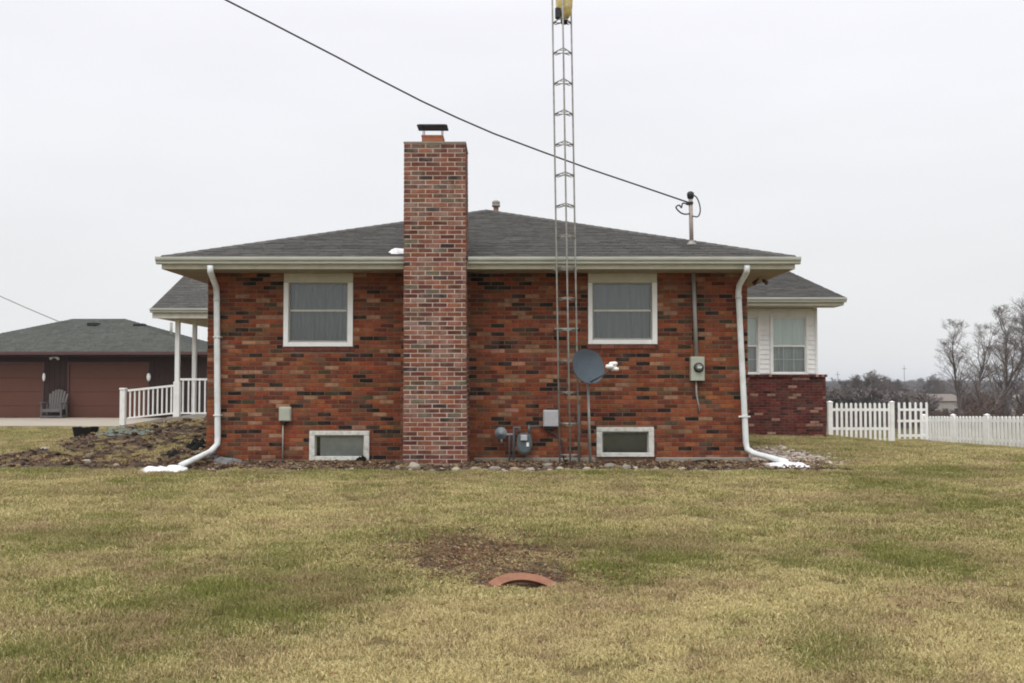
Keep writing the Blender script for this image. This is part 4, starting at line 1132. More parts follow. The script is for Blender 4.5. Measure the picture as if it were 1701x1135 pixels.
for (px, py) in ((156, 538), (232, 540)):
    yy = gey + gHW * .8; p = at(px, py, yy); mb = MB(); mb.box(p.x - .22, p.x + .22, yy - .2, yy + .2, gze + (yy - gey) / gHW * (grz - gze) - .05, p.z + .06, bev=.03); mb.build('roof_vent', M['black'], groof)
p = at(284.5, 548, 42.5); mb = MB(); mb.tube([(p.x, 42.5, p.z - .5), (p.x, 42.5, p.z + .3)], .06, 10); mb.build('vent_pipe', M['galv'], groof)
# lamps on the garage
for (px, w, lab) in ((73, .05, 'narrow white wall lantern left of the wooden glider on the garage'), (247, .07, 'oval white wall lantern right of the garage door')):
    p = at(px, 627, GY - .1); t = thing('wall_lantern', lab, 'lamp', p)
    MB().lathe([(w * .4, -.15), (w, -.08), (w * 1.15, .02), (w * .9, .12), (w * .3, .17)], p, 12).build('glass_shade', M['white'], t)
    mb = MB(); mb.box(p.x - .03, p.x + .03, p.y + .02, GY - .019, p.z - .03, p.z + .06); mb.lathe([(w * .5, .15), (w * .3, .2)], p, 10); mb.build('lamp_bracket', M['black'], t)
p = at(91, 594, GY - .12); t = thing('flood_light', 'small pale twin flood light high on the garage between the doors', 'lamp', p)
mb = MB(); mb.lathe([(.07, 0), (.06, .04)], p + Vector((0, .1, .03)), 12, axis='Y'); mb.build('mounting_plate', M['white'], t)
for s_ in (-1, 1): MB().tube([p + Vector((0, .06, .03)), p + Vector((s_ * .10, 0, -.01)), p + Vector((s_ * .16, -.06, -.05))], [.02, .035, .06], 10).build('lamp_head', M['white'], t)
# glider chair in front of the pier
cx = at(91, 690, 39.0).x; cz = -.15; cw = .37
t = thing('wooden_glider', 'weathered grey wooden chair with arched slat back between the garage doors', 'chair', (cx, 38.95, cz))
W_ = M['grey_wood']
for s_ in (-1, 1):
    mb = MB(); mb.box(cx + s_ * cw - .03, cx + s_ * cw + .03, 38.66, 38.74, cz, cz + .60, bev=.004); mb.build('leg', W_, t)
    mb = MB(); mb.box(cx + s_ * cw - .03, cx + s_ * cw + .03, 39.14, 39.22, cz, cz + .60, bev=.004); mb.build('leg', W_, t)
    mb = MB(); mb.box(cx + s_ * cw - .055, cx + s_ * cw + .055, 38.60, 39.26, cz + .601, cz + .635, bev=.006); mb.build('armrest', W_, t)
    mb = MB(); mb.box(cx + s_ * cw - .028, cx + s_ * cw + .028, 38.741, 39.139, cz + .08, cz + .14, bev=.004); mb.build('stretcher', W_, t)
for i in range(5):
    mb = MB(); mb.box(cx - cw + .035, cx + cw - .035, 38.67 + i * .098, 38.755 + i * .098, cz + .36, cz + .385, bev=.004); mb.build('seat_slat', W_, t)
mb = MB(); mb.box(cx - cw + .031, cx + cw - .031, 38.64, 38.668, cz + .27, cz + .37, bev=.004); mb.box(cx - cw + .031, cx + cw - .031, 38.66, 38.69, cz + .08, cz + .13, bev=.004); mb.build('apron', W_, t)
for i in range(7):
    f = (i - 3) / 3; hh = 1.13 - .17 * f * f; a = cx + f * (cw - .08) * .9; c = cx + f * (cw - .04)
    mb = MB(); mb.add([(a - .035, 39.13, cz + .385), (a + .035, 39.13, cz + .385), (c + .042, 39.33, cz + hh), (c - .042, 39.33, cz + hh), (a - .035, 39.155, cz + .385), (a + .035, 39.155, cz + .385), (c + .042, 39.355, cz + hh), (c - .042, 39.355, cz + hh)],
                      [(0, 1, 2, 3), (7, 6, 5, 4), (0, 4, 5, 1), (1, 5, 6, 2), (2, 6, 7, 3), (3, 7, 4, 0)]); mb.build('back_slat', W_, t)
mb = MB(); mb.box(cx - cw + .02, cx + cw - .02, 39.265, 39.29, cz + .72, cz + .78); mb.build('back_rail', W_, t)
# far power line
pts = [at(x, y, 95) for x, y in ((-420, 330), (-200, 415), (-60, 468), (0, 492), (45, 512), (90, 531), (150, 556), (210, 580))]
MB().tube(pts, .05, 5).build('power_line', M['galv'], loc=pts[-1], label='faint thin power line sloping down beyond the left end of the garage', cat='cable')

# ------------------------------------------------------------------ picket fences
FY = 33.0
def picket_mesh(w, h, d=.02):
    mb = MB(); mb.prism([(-w / 2, 0), (w / 2, 0), (w / 2, h - w * .5), (0, h), (-w / 2, h - w * .5)], 'Y', -d / 2, d / 2); me = mb.mesh('picket'); me.materials.append(M['white']); return me
def post_box(mb, x, y, z0, z1, w=.055):
    mb.box(x - w, x + w, y - w, y + w, z0, z1, bev=.006); mb.box(x - w - .015, x + w + .015, y - w - .015, y + w + .015, z1, z1 + .025, bev=.008)
    mb.add([(x - w, y - w, z1 + .025), (x + w, y - w, z1 + .025), (x + w, y + w, z1 + .025), (x - w, y + w, z1 + .025), (x, y, z1 + .06)], [(0, 1, 4), (1, 2, 4), (2, 3, 4), (3, 0, 4)])
x0 = at(1377, 700, FY).x; x1 = at(1482, 700, FY).x; ztop = at(1400, 669, FY).z; zb = g(x0 + 1, FY); 
fn = thing('picket_fence', 'white picket fence section between the brick wing and the gate', 'fence', (x0, FY, zb), 'white picket fences')
pm = picket_mesh(.075, ztop - (zb - .02)); n_ = 12; sp_ = (x1 - x0 - .2) / n_
for i in range(n_):
    shared('picket', pm, (x0 + .2 + sp_ * (i + .0) + .05, FY - .03, zb - .02), fn)
for zz in (ztop - .23, zb + .42):
    mb = MB(); mb.box(x0 + .05, x1 - .05, FY - .018, FY + .02, zz - .045, zz + .045, bev=.004); mb.build('rail', M['white'], fn)
for x in (x0 + .04, x1): mb = MB(); post_box(mb, x, FY, zb - .2, ztop + .0, .06 if x > x0 + .1 else .07); mb.build('fence_post', M['white'], fn)
gx_0, gx_1 = at(1491, 700, FY).x, at(1541, 700, FY).x
gt = thing('picket_gate', 'white picket gate at the end of the fence section', 'gate', (gx_0, FY, zb)); zg = at(1500, 725, FY).z
pm2 = picket_mesh(.075, at(1500, 668, FY).z - (zg - .08)); n_ = 6
for i in range(n_): shared('picket', pm2, (gx_0 + .04 + (gx_1 - gx_0 - .08) * i / (n_ - 1), FY - .03, zg - .08), gt)
for zz in (ztop - .23, zg + .02, (ztop + zg) / 2 - .05):
    mb = MB(); mb.box(gx_0, gx_1, FY - .018, FY + .02, zz - .04, zz + .04, bev=.004); mb.build('rail', M['white'], gt)
mb = MB(); mb.box(gx_0 - .045, gx_0 - .005, FY - .05, FY - .02, ztop - .3, ztop - .16, bev=.005); mb.build('latch', M['black'], gt)
# the long fence running away to the right
FX = 14.42
f2 = thing('picket_fence', 'long lower white picket fence of close boards running out of the photo on the right', 'fence', (FX, 30, g(FX, 30)), 'white picket fences')
def ftop(y): return at(1541, 691.5, 36).z + (at(1701, 691.5, 28.8).z - at(1541, 691.5, 36).z) * (36 - y) / 7.2
Y0_ = 36.0
pmh = .9
mb = MB(); w = .15; mb.prism([(-w / 2, 0), (w / 2, 0), (w / 2, pmh - .04), (w / 4, pmh), (-w / 4, pmh), (-w / 2, pmh - .04)], 'X', -.011, .011); pm3 = mb.mesh('picket'); pm3.materials.append(M['white'])
y = Y0_
while y > 19.3:
    shared('picket', pm3, (FX - .035, y, ftop(y) - pmh), f2); y -= .235
y = Y0_
while y > 20:
    y2 = y - 2.4; mb = MB(); post_box(mb, FX + .03, y, ftop(y) - 1.0, ftop(y) + .02, .06); mb.build('fence_post', M['white'], f2)
    for dz in (.14, .72):
        mb = MB(); a, c = ftop(y) - dz, ftop(y2) - dz
        mb.add([(FX - .02, y - .06, a - .04), (FX + .02, y - .06, a - .04), (FX + .02, y - .06, a + .04), (FX - .02, y - .06, a + .04), (FX - .02, y2 + .06, c - .04), (FX + .02, y2 + .06, c - .04), (FX + .02, y2 + .06, c + .04), (FX - .02, y2 + .06, c + .04)],
               [(0, 1, 2, 3), (7, 6, 5, 4), (0, 4, 5, 1), (1, 5, 6, 2), (2, 6, 7, 3), (3, 7, 4, 0)]); mb.build('rail', M['white'], f2)
    y = y2

# ------------------------------------------------------------------ bare trees
def grow_tree(seed, H, spread=.55, levels=5, r0=.16, trunk_frac=.3, lean=(0, 0), kids=(3, 5), thin=.0, up=.12):
    rnd = random.Random(seed); tr_mb, cr_mb = MB(), MB()
    def seg(p, d, L, r, lev):
        n_ = 4 if lev < 2 else 3 if lev < 4 else 2; pts = [p.copy()]; q = p.copy(); dd = d.copy(); rs = [r]
        for i in range(n_):
            dd = (dd + Vector((rnd.gauss(0, .13), rnd.gauss(0, .13), rnd.gauss(.03, .08)))).normalized(); q = q + dd * (L / n_); pts.append(q.copy()); rs.append(r * (1 - .5 * (i + 1) / n_) if lev < levels else r * (1 - .7 * (i + 1) / n_))
        (tr_mb if lev == 0 else cr_mb).tube(pts, [max(x, thin) for x in rs], 7 if lev == 0 else 5 if lev == 1 else 3, cap=False)
        if lev >= levels: return
        k = rnd.randint(*kids) + (1 if lev > 0 else 0)
        for i in range(k):
            f = rnd.uniform(.35 if lev else .55, 1.0) if i else 1.0
            ii = min(n_ - 1, int(f * n_)); fr = f * n_ - ii; pp = pts[ii].lerp(pts[ii + 1], fr) if ii + 1 <= n_ else pts[-1]
            az = rnd.uniform(0, 2 * math.pi); sp = rnd.uniform(.5, 1.0) * spread * (1.25 if lev else 1)
            side = Vector((math.cos(az), math.sin(az), 0)); nd = (dd * (1 - sp * .35) + side * sp + Vector((0, 0, up))).normalized()
            seg(pp, nd, L * rnd.uniform(.58, .86), max(thin, rs[ii] * rnd.uniform(.5, .68)), lev + 1)
    d0 = Vector((lean[0], lean[1], 1)).normalized()
    seg(Vector((0, 0, 0)), d0, H * trunk_frac, r0, 0)
    zs = [v[2] for v in cr_mb.v]; k = H / max(zs)
    for m in (tr_mb, cr_mb): m.v = [(a * k, b_ * k, c * k) for a, b_, c in m.v]
    return tr_mb, cr_mb
def leader_tree(seed, H, r0=.13, thin=.006, nlimb=15, lv=4, first=.16, wide=1.0):
    rnd = random.Random(seed); tr_mb, cr_mb = MB(), MB()
    def limb(p, d, L, r, lev):
        n_ = 5 if lev <= 1 else 4 if lev == 2 else 3; pts = [p.copy()]; q = p.copy(); dd = d.copy(); rs = [max(thin, r)]
        wob = .13 if lev == 0 else .17
        for i in range(n_ if lev else 10):
            dd = (dd + Vector((rnd.gauss(0, wob), rnd.gauss(0, wob), rnd.gauss(.06 if lev else .03, .07)))).normalized(); q = q + dd * (L / (n_ if lev else 10)); pts.append(q.copy())
            rs.append(max(thin, r * (1 - .85 * (i + 1) / (n_ if lev else 10))))
        m = len(pts) - 1
        (tr_mb if lev == 0 else cr_mb).tube(pts, rs, 7 if lev == 0 else 4 if lev == 1 else 3, cap=False)
        if lev >= lv: return
        k = nlimb if lev == 0 else rnd.randint(5, 7) if lev == 1 else rnd.randint(4, 6) if lev == 2 else rnd.randint(3, 5)
        for i in range(k):
            f = (first + (1 - first) * (i + rnd.random()) / k) if lev == 0 else rnd.uniform(.22, 1)
            ii = min(m - 1, int(f * m)); pp = pts[ii].lerp(pts[ii + 1], f * m - ii); dl = (pts[ii + 1] - pts[ii]).normalized()
            az = rnd.uniform(0, 2 * math.pi); sp = rnd.uniform(.45, .95) if lev else rnd.uniform(.35, .75)
            nd = (dl * (1 - .3 * sp) + Vector((math.cos(az), math.sin(az), 0)) * sp).normalized()
            LL = wide * H * rnd.uniform(.26, .44) * (1.1 - .65 * f) if lev == 0 else L * (rnd.uniform(.34, .62) if lev < 2 else rnd.uniform(.55, .95)) * (1.15 - .5 * f)
            limb(pp, nd, LL, rs[ii] * (.6 if lev == 0 else .55), lev + 1)
    limb(Vector((0, 0, 0)), Vector((rnd.gauss(0, .12), rnd.gauss(0, .1), 1)).normalized(), H, r0, 0)
    k = H / max(max(v[2] for v in cr_mb.v), max(v[2] for v in tr_mb.v))
    for m in (tr_mb, cr_mb): m.v = [(a * k, b_ * k, c * k) for a, b_, c in m.v]
    return tr_mb, cr_mb
def tree_mesh(seed, H, m, **kw):
    a, b_ = leader_tree(seed, H, **kw); t1 = a.mesh('trunk'); t2 = b_.mesh('crown'); t1.materials.append(m); t2.materials.append(m); return t1, t2
def plant_tree(ms, x, y, lab, sc_=1.0, rot=0, group=None, name='bare_tree', z=None):
    t = thing(name, lab, 'tree', (x, y, (g(x, y) if z is None else z) - .1), group); t.rotation_euler = (0, 0, rot); t.scale = (sc_,) * 3
    for nm, me in zip(('trunk', 'crown'), ms):
        o = bpy.data.objects.new(nm, me); col.objects.link(o); o.parent = t
    return t
TY = 70.0
T = [tree_mesh(s, 9.0, M['bark'], r0=.17, thin=.0062, nlimb=15, lv=4, wide=1.15) for s in (11, 23, 37)]
tl = [(1592, 530, 68, 0, 'slim bare tree at the left end of the clump by the fence'),
      (1618, 512, 71, 1, 'bare tree with a leaning forked trunk second from the left of the clump'),
      (1640, 497, 70, 2, 'tall bare tree with dense twigs in the middle of the clump'),
      (1668, 505, 73, 0, 'bare tree right of the tall middle one in the clump'),
      (1692, 492, 69, 1, 'tallest bare tree at the right edge of the photo'),
      (1735, 505, 72, 2, 'bare tree partly cut by the right edge of the photo')]
tl2 = [(1628, 540, 64, 2, 'short twiggy bare tree in front of the middle of the clump'), (1680, 520, 66, 0, 'short bare tree in front of the right side of the clump')]
for i, (px, top_, yy, k, lab) in enumerate(tl):
    p = at(px, top_, yy); z = g(p.x, yy); h = p.z - z; plant_tree(T[k], p.x, yy, lab, h / 9.0 * 1.02, i * 1.3, 'bare trees beyond the picket fence')
FT = [tree_mesh(s, 6.0, M['fartrunk'], r0=.14, thin=.013, nlimb=26, first=.05, wide=2.0) for s in (51, 64)]
for i, (px, top_, yy, k, sc_, lab) in enumerate([(1432, 611, 118, 0, 1, 'rounded bare tree above the far thicket behind the fence'), (1410, 620, 122, 1, 1, 'bare tree just left of the rounded one behind the fence'), (1452, 622, 125, 1, 1, 'small bare tree just right of the rounded one'),
                                                 (1538, 619, 190, 0, 1, 'lone small bare tree standing up on the skyline right of the gate'), (1478, 628, 160, 1, 1, 'faint low bare tree on the skyline above the gate')]):
    p = at(px, top_, yy); z = g(p.x, yy); plant_tree(FT[k], p.x, yy, lab, (p.z - z) / 6.0, i * 2.1, 'bare trees on the skyline')

# instancer: points with rotation, scale, variant and a green value; one object of stuff
def scatter(name, pts, protos, label, scale, rot, green_=None):
    pc = bpy.data.collections.new(name + '_pieces')
    for i, me in enumerate(protos):
        o = bpy.data.objects.new('piece_%02d' % i, me); pc.objects.link(o)
    me = bpy.data.meshes.new(name); me.from_pydata([tuple(p) for p in pts], [], [])
    a = me.attributes.new('rot', 'FLOAT_VECTOR', 'POINT'); a.data.foreach_set('vector', np.array(rot, dtype=np.float32).ravel())
    a = me.attributes.new('size', 'FLOAT_VECTOR', 'POINT'); a.data.foreach_set('vector', np.array(scale, dtype=np.float32).ravel())
    a = me.attributes.new('pick', 'INT', 'POINT'); a.data.foreach_set('value', [random.randrange(len(protos)) for _ in pts])
    a = me.attributes.new('brown', 'FLOAT', 'POINT'); a.data.foreach_set('value', [min(1, max(0, .22 + .75 * fbm(p[0], p[1], 1.1, 30) + .6 * fbm(p[0], p[1], 4.0, 33))) for p in pts] if name == 'grass' else [0.0] * len(pts))
    a = me.attributes.new('green', 'FLOAT', 'POINT'); a.data.foreach_set('value', green_ if green_ is not None else [0.5] * len(pts))
    o = bpy.data.objects.new(name, me); col.objects.link(o); tag(o, label, kind='stuff')
    ng = bpy.data.node_groups.new(name, 'GeometryNodeTree')
    ng.interface.new_socket('Geometry', in_out='INPUT', socket_type='NodeSocketGeometry'); ng.interface.new_socket('Geometry', in_out='OUTPUT', socket_type='NodeSocketGeometry')
    N = ng.nodes; L = ng.links; gi = N.new('NodeGroupInput'); go = N.new('NodeGroupOutput'); ip = N.new('GeometryNodeInstanceOnPoints'); ci = N.new('GeometryNodeCollectionInfo')
    ci.inputs['Collection'].default_value = pc; ci.inputs['Separate Children'].default_value = True; ci.inputs['Reset Children'].default_value = True
    def na(nm, dt):
        q = N.new('GeometryNodeInputNamedAttribute'); q.data_type = dt; q.inputs['Name'].default_value = nm; return [s for s in q.outputs if s.enabled and s.name == 'Attribute'][0]
    L.new(gi.outputs[0], ip.inputs['Points']); L.new(ci.outputs[0], ip.inputs['Instance']); ip.inputs['Pick Instance'].default_value = True
    L.new(na('pick', 'INT'), ip.inputs['Instance Index']); L.new(na('rot', 'FLOAT_VECTOR'), ip.inputs['Rotation']); L.new(na('size', 'FLOAT_VECTOR'), ip.inputs['Scale'])
    L.new(ip.outputs[0], go.inputs[0])
    md = o.modifiers.new('scatter', 'NODES'); md.node_group = ng
    return o

# far wood: brush and bare saplings, one mass
SH = []
for s in range(5):
    a, b_ = leader_tree(100 + s, 2.3, r0=.05, thin=.016, nlimb=14, lv=3, first=.05, wide=2.0)
    a.add(b_.v, b_.f); a.t = [(1, 1, 1)] * len(a.f); a.sm = [False] * len(a.f); me = a.mesh('sapling'); me.materials.append(M['fartrunk']); SH.append(me)
pts, scl, rt = [], [], []
for i in range(8500):
    y = 100 + 560 * RNG.random() ** 1.6; x = RNG.uniform(-.75, 1.0) * y
    if x / y < .2 and RNG.random() < .5: continue
    if y < 185 and (.405 < x / y < .447 or .472 < x / y < .505): continue
    k = RNG.uniform(.7, 1.25) * (1 + .5 * mn.noise(Vector((x * .02, y * .02, 3)))) * (1.0 + .0015 * y); pts.append((x, y, g(x, y) - .2)); scl.append((k * 1.5, k * 1.5, k)); rt.append((0, 0, RNG.uniform(0, 6.28)))
scatter('far_woods', pts, SH, 'brown and grey winter woods beyond the fence', scl, rt)
# thicket just behind the fence
BR = []
for s in range(4):
    a, b_ = leader_tree(200 + s, 1.9, r0=.03, thin=.005, nlimb=9, lv=3, first=.03)
    a.add(b_.v, b_.f); a.t = [(1, 1, 1)] * len(a.f); a.sm = [False] * len(a.f); me = a.mesh('brush'); me.materials.append(M['twig']); BR.append(me)
pts, scl, rt = [], [], []
for i in range(1500):
    y = RNG.uniform(62, 96); x = RNG.uniform(.25, .72) * y
    q_ = x / y; hfac = .58 if .405 < q_ < .446 else .52 if .472 < q_ < .505 else .55 + .5 * sm(.40, .45, q_); k = RNG.uniform(.7, 1.25) * hfac; pts.append((x, y, g(x, y) - .1)); scl.append((k * 1.4, k * 1.4, k)); rt.append((0, 0, RNG.uniform(0, 6.28)))
scatter('thicket', pts, BR, 'low tangle of brown brush under the bare trees', scl, rt)

# far buildings and masts
for (xa, xb, yt, yy, lab) in ((1553, 1602, 655, 175, 'pale low farm building seen between the gate and the bare trees'), (1660, 1702, 655, 170, 'pale far building half hidden behind the bare tree trunks')):
    a, c = at(xa, yt, yy), at(xb, yt, yy); z0 = g(a.x, yy); h = a.z - z0
    t = thing('farm_building', lab, 'building', (a.x, yy, z0)); mb = MB(); mb.box(a.x, c.x, yy, yy + 6, z0 - .5, z0 + h * .72); mb.build('wall', M['farwall'], t)
    mb = MB(); mb.prism([(yy - .3, z0 + h * .72), (yy + 3, z0 + h), (yy + 6.3, z0 + h * .72)], 'X', a.x - .3, c.x + .3); mb.build('roof', M['farroof'] if xa < 1600 else M['farwall'], t)
    for k in range(2):
        xx = a.x + (c.x - a.x) * (.25 + .4 * k); mb = MB(); mb.box(xx, xx + .9, yy - .03, yy - .001, z0 + .8, z0 + 1.7); mb.build('window', M['dark_room'], t)
for (px, yt, lab) in ((1391.5, 617, 'thin utility pole on the skyline beside the brick wing'), (1502, 607, 'faint tall mast on the skyline above the gate')):
    p = at(px, yt, 260); z0 = g(p.x, 260); t = thing('utility_pole', lab, 'pole', (p.x, 260, z0)); MB().tube([(p.x, 260, z0), p], [.09, .06], 6).build('pole', M['fartrunk'], t)
    mb = MB(); mb.box(p.x - .5, p.x + .5, 259.9, 260.1, p.z - .9, p.z - .8); mb.build('crossarm', M['fartrunk'], t)

# ------------------------------------------------------------------ earth, gravel, leaves
def inb(px, py): q = ground_at(px, py); return q.x, q.y
CL = []
for s in range(6):
    t_ = [(.105, .070, .046), (.15, .105, .07), (.06, .042, .030), (.17, .13, .095), (.08, .058, .042), (.035, .026, .02)][s]
    m = rock((0, 0, 0), 1.0, t_, (1.2, .9, .6), seed=40 + s, sub=1); me = m.mesh('clod'); me.materials.append(M['clod']); CL.append(me)
pts, scl, rt = [], [], []
SN = [(ground_at(274, 781), .34, .42), (ground_at(1308, 775), .36, .34)]
def snowy(x, y): return any((x - a) ** 2 + (y - b_ + .05) ** 2 < (r * 1.05) ** 2 for a, b_, r in STN) or any(((x - q.x) / a) ** 2 + ((y - q.y) / b_) ** 2 < .85 for q, a, b_ in SN)
def add_pt(x, y, r, up=.2):
    if any(((x - q.x) / a) ** 2 + ((y - q.y) / b_) ** 2 < 1.1 for q, a, b_ in SN): return
    pts.append((x, y, g(x, y) + r * up)); scl.append((r, r * random.uniform(.7, 1.1), r * random.uniform(.5, .9))); rt.append((random.uniform(-.4, .4), random.uniform(-.4, .4), random.uniform(0, 6.28)))
n_ = 0
while n_ < 9000:
    x, y = random.uniform(-9, -4.85), random.uniform(14.2, 25.6)
    if random.random() > bed(x, y): continue
    add_pt(x, y, abs(random.gauss(0, .014)) + .006 + (random.random() < .025) * .04); n_ += 1
for i in range(150):
    x, y = random.uniform(-8.4, -5), random.uniform(14.8, 24)
    if bed(x, y) > .7: add_pt(x, y, random.uniform(.035, .12) * (.7 + .02 * (y - 15)), .1)
n_ = 0
while n_ < 7500:
    x, y = random.uniform(-5.2, 4.8), random.uniform(14.1, 16.17)
    if random.random() > bed(x, y) or (ch_l - .02 < x < ch_r + .02 and y > CY - .03): continue
    add_pt(x, y, abs(random.gauss(0, .016)) + .008); n_ += 1
n_ = 0
while n_ < 1200:
    x, y = random.uniform(-1.3, 1.0), random.uniform(7.0, 9.6)
    if random.random() > dirt(x, y): continue
    add_pt(x, y, abs(random.gauss(0, .008)) + .004); n_ += 1
scatter('earth_clods', pts, CL, 'lumps of brown earth and mulch on the beds', scl, rt)

GV = []
for s in range(5):
    t_ = [(.42, .36, .30), (.34, .27, .22), (.50, .46, .40), (.28, .22, .18), (.45, .36, .30)][s]
    m = rock((0, 0, 0), 1.0, t_, (1.2, .9, .7), seed=60 + s, sub=1); me = m.mesh('pebble'); me.materials.append(M['stone']); GV.append(me)
pts, scl, rt = [], [], []; n_ = 0
while n_ < 1100:
    x, y = random.uniform(3.8, 7.5), random.uniform(15.4, 20)
    if random.random() > bed(x, y) : continue
    add_pt(x, y, abs(random.gauss(0, .018)) + .014, .1); n_ += 1
for i in range(260):
    x, y = random.uniform(-5, 4.3), random.uniform(14.2, 14.8); add_pt(x, y, random.uniform(.012, .035))
scatter('gravel', pts, GV, 'pale pinkish gravel at the right corner of the house and along the bed edge', scl, rt)

# dead leaves
LF = []
for s in range(6):
    c = [(.22, .12, .065), (.26, .155, .085), (.17, .10, .06), (.30, .20, .12), (.20, .105, .07), (.36, .28, .17)][s]
    rnd = random.Random(s); vs = []; n_ = 7
    for j in range(n_):
        for i in (-1, 0, 1):
            u = j / (n_ - 1); w = math.sin(math.pi * min(.98, u + .02)) * .5 * (1 + .3 * (j % 2)); vs.append((i * w, u * 1.6 - .8, .25 * abs(i) * (1 + rnd.random()) + .3 * u * u * rnd.random() + .12))
    fs = [(3 * j + i, 3 * j + i + 1, 3 * j + i + 4, 3 * j + i + 3) for j in range(n_ - 1) for i in range(2)]
    me = MB().add(vs, fs, c).mesh('leaf'); me.materials.append(M['leaf']); LF.append(me)
pts, scl, rt = [], [], []
def leaf(x, y, r): pts.append((x, y, g(x, y) + .018 + .012 * random.random())); scl.append((r, r, r)); rt.append((random.gauss(0, .35), random.gauss(0, .35), random.uniform(0, 6.28)))
for i in range(2800):
    y = random.uniform(4.5, 14.8); x = random.uniform(-.62, .62) * (y + 1); leaf(x, y, random.choice((.006, .008, .010, .017)))
for (px, py, n_, sx_, sy_) in ((790, 925, 2600, .42, .5), (880, 975, 500, .45, .18), (900, 820, 260, 1.1, .5), (960, 960, 160, .35, .3), (1330, 1000, 40, .5, .5), (1180, 830, 110, 1, .6), (1620, 1000, 50, .4, .6), (400, 1100, 40, .4, .3), (650, 830, 60, .8, .5)):
    q = ground_at(px, py)
    for i in range(n_): leaf(random.gauss(q.x, sx_), random.gauss(q.y, sy_), random.uniform(.007, .018))
for i in range(5200):
    x, y = random.uniform(-8.6, 4.6), random.uniform(14.8, 16.1) if random.random() < .35 else random.uniform(15, 23)
    if y > 16.1 and x > -4.9: continue
    leaf(x, y, random.uniform(.015, .035))
scatter('fallen_leaves', pts, LF, 'small brown dead leaves scattered over the lawn and beds', scl, rt)

# ------------------------------------------------------------------ grass
def grass_mat():
    m = bpy.data.materials.new('grass_blades'); m.use_nodes = True
    N = m.node_tree.nodes; L = m.node_tree.links; p = N['Principled BSDF']; p.inputs['Roughness'].default_value = .75; p.inputs['Specular IOR Level'].default_value = .2
    ti = N.new('ShaderNodeAttribute'); ti.attribute_name = 'tint'; sp = N.new('ShaderNodeSeparateColor'); L.new(ti.outputs['Color'], sp.inputs[0])
    gr_ = N.new('ShaderNodeAttribute'); gr_.attribute_type = 'INSTANCER'; gr_.attribute_name = 'green'
    ad = N.new('ShaderNodeMath'); ad.operation = 'SUBTRACT'; L.new(gr_.outputs['Fac'], ad.inputs[0]); L.new(sp.outputs[0], ad.inputs[1])
    mr = N.new('ShaderNodeMapRange'); L.new(ad.outputs[0], mr.inputs['Value']); mr.inputs['From Min'].default_value = -.14; mr.inputs['From Max'].default_value = .14
    straw = N.new('ShaderNodeMix'); straw.data_type = 'RGBA'; L.new(sp.outputs[1], straw.inputs['Factor']); straw.inputs['A'].default_value = (.30, .225, .085, 1); straw.inputs['B'].default_value = (.84, .73, .39, 1)
    grn = N.new('ShaderNodeMix'); grn.data_type = 'RGBA'; L.new(sp.outputs[1], grn.inputs['Factor']); grn.inputs['A'].default_value = (.105, .125, .026, 1); grn.inputs['B'].default_value = (.27, .27, .070, 1)
    mx_ = N.new('ShaderNodeMix'); mx_.data_type = 'RGBA'; L.new(mr.outputs[0], mx_.inputs['Factor']); L.new(straw.outputs['Result'], mx_.inputs['A']); L.new(grn.outputs['Result'], mx_.inputs['B'])
    br = N.new('ShaderNodeAttribute'); br.attribute_type = 'INSTANCER'; br.attribute_name = 'brown'
    b1 = N.new('ShaderNodeMath'); b1.operation = 'MULTIPLY'; L.new(br.outputs['Fac'], b1.inputs[0]); L.new(sp.outputs[2], b1.inputs[1])
    brc = N.new('ShaderNodeMix'); brc.data_type = 'RGBA'; L.new(sp.outputs[1], brc.inputs['Factor']); brc.inputs['A'].default_value = (.17, .105, .05, 1); brc.inputs['B'].default_value = (.58, .43, .26, 1)
    m2 = N.new('ShaderNodeMix'); m2.data_type = 'RGBA'; L.new(b1.outputs[0], m2.inputs['Factor']); L.new(mx_.outputs['Result'], m2.inputs['A']); L.new(brc.outputs['Result'], m2.inputs['B']); mx_ = m2
    L.new(mx_.outputs['Result'], p.inputs['Base Color'])
    tl_ = N.new('ShaderNodeBsdfTranslucent'); L.new(mx_.outputs['Result'], tl_.inputs[0]); ms = N.new('ShaderNodeMixShader'); ms.inputs[0].default_value = .25
    L.new(p.outputs[0], ms.inputs[1]); L.new(tl_.outputs[0], ms.inputs[2]); L.new(ms.outputs[0], N['Material Output'].inputs[0])
    return m
GM = grass_mat()
def tuft(seed, nb, rad, hmin, hmax, wid):
    rnd = random.Random(seed); mb = MB()
    for i in range(nb):
        a, rr = rnd.uniform(0, 6.283), rad * math.sqrt(rnd.random()); x, y = rr * math.cos(a), rr * math.sin(a)
        h = rnd.uniform(hmin, hmax) * (1 - .3 * rr / rad); w = wid * rnd.uniform(.7, 1.3); d = rnd.uniform(0, 6.283); ln = rnd.uniform(.3, 1.5) * h
        f = d + math.pi / 2 + rnd.uniform(-.5, .5); wx, wy = math.cos(f) * w / 2, math.sin(f) * w / 2; dx_, dy_ = math.cos(d) * ln, math.sin(d) * ln
        t_ = (rnd.random(), rnd.random(), 1.0 if rnd.random() < .75 else .2)
        mb.add([(x - wx, y - wy, -.005), (x + wx, y + wy, -.005), (x + dx_ * .4 + wx * .8, y + dy_ * .4 + wy * .8, h * .62), (x + dx_ * .4 - wx * .8, y + dy_ * .4 - wy * .8, h * .62), (x + dx_, y + dy_, h * rnd.uniform(.7, 1.0))], [(0, 1, 2, 3), (3, 2, 4)], t_)
    me = mb.mesh('tuft'); me.materials.append(GM); return me
TF = [tuft(s, 400, .125, .012, .042, .0031) for s in range(7)]
pts, scl, rt, gg = [], [], [], []
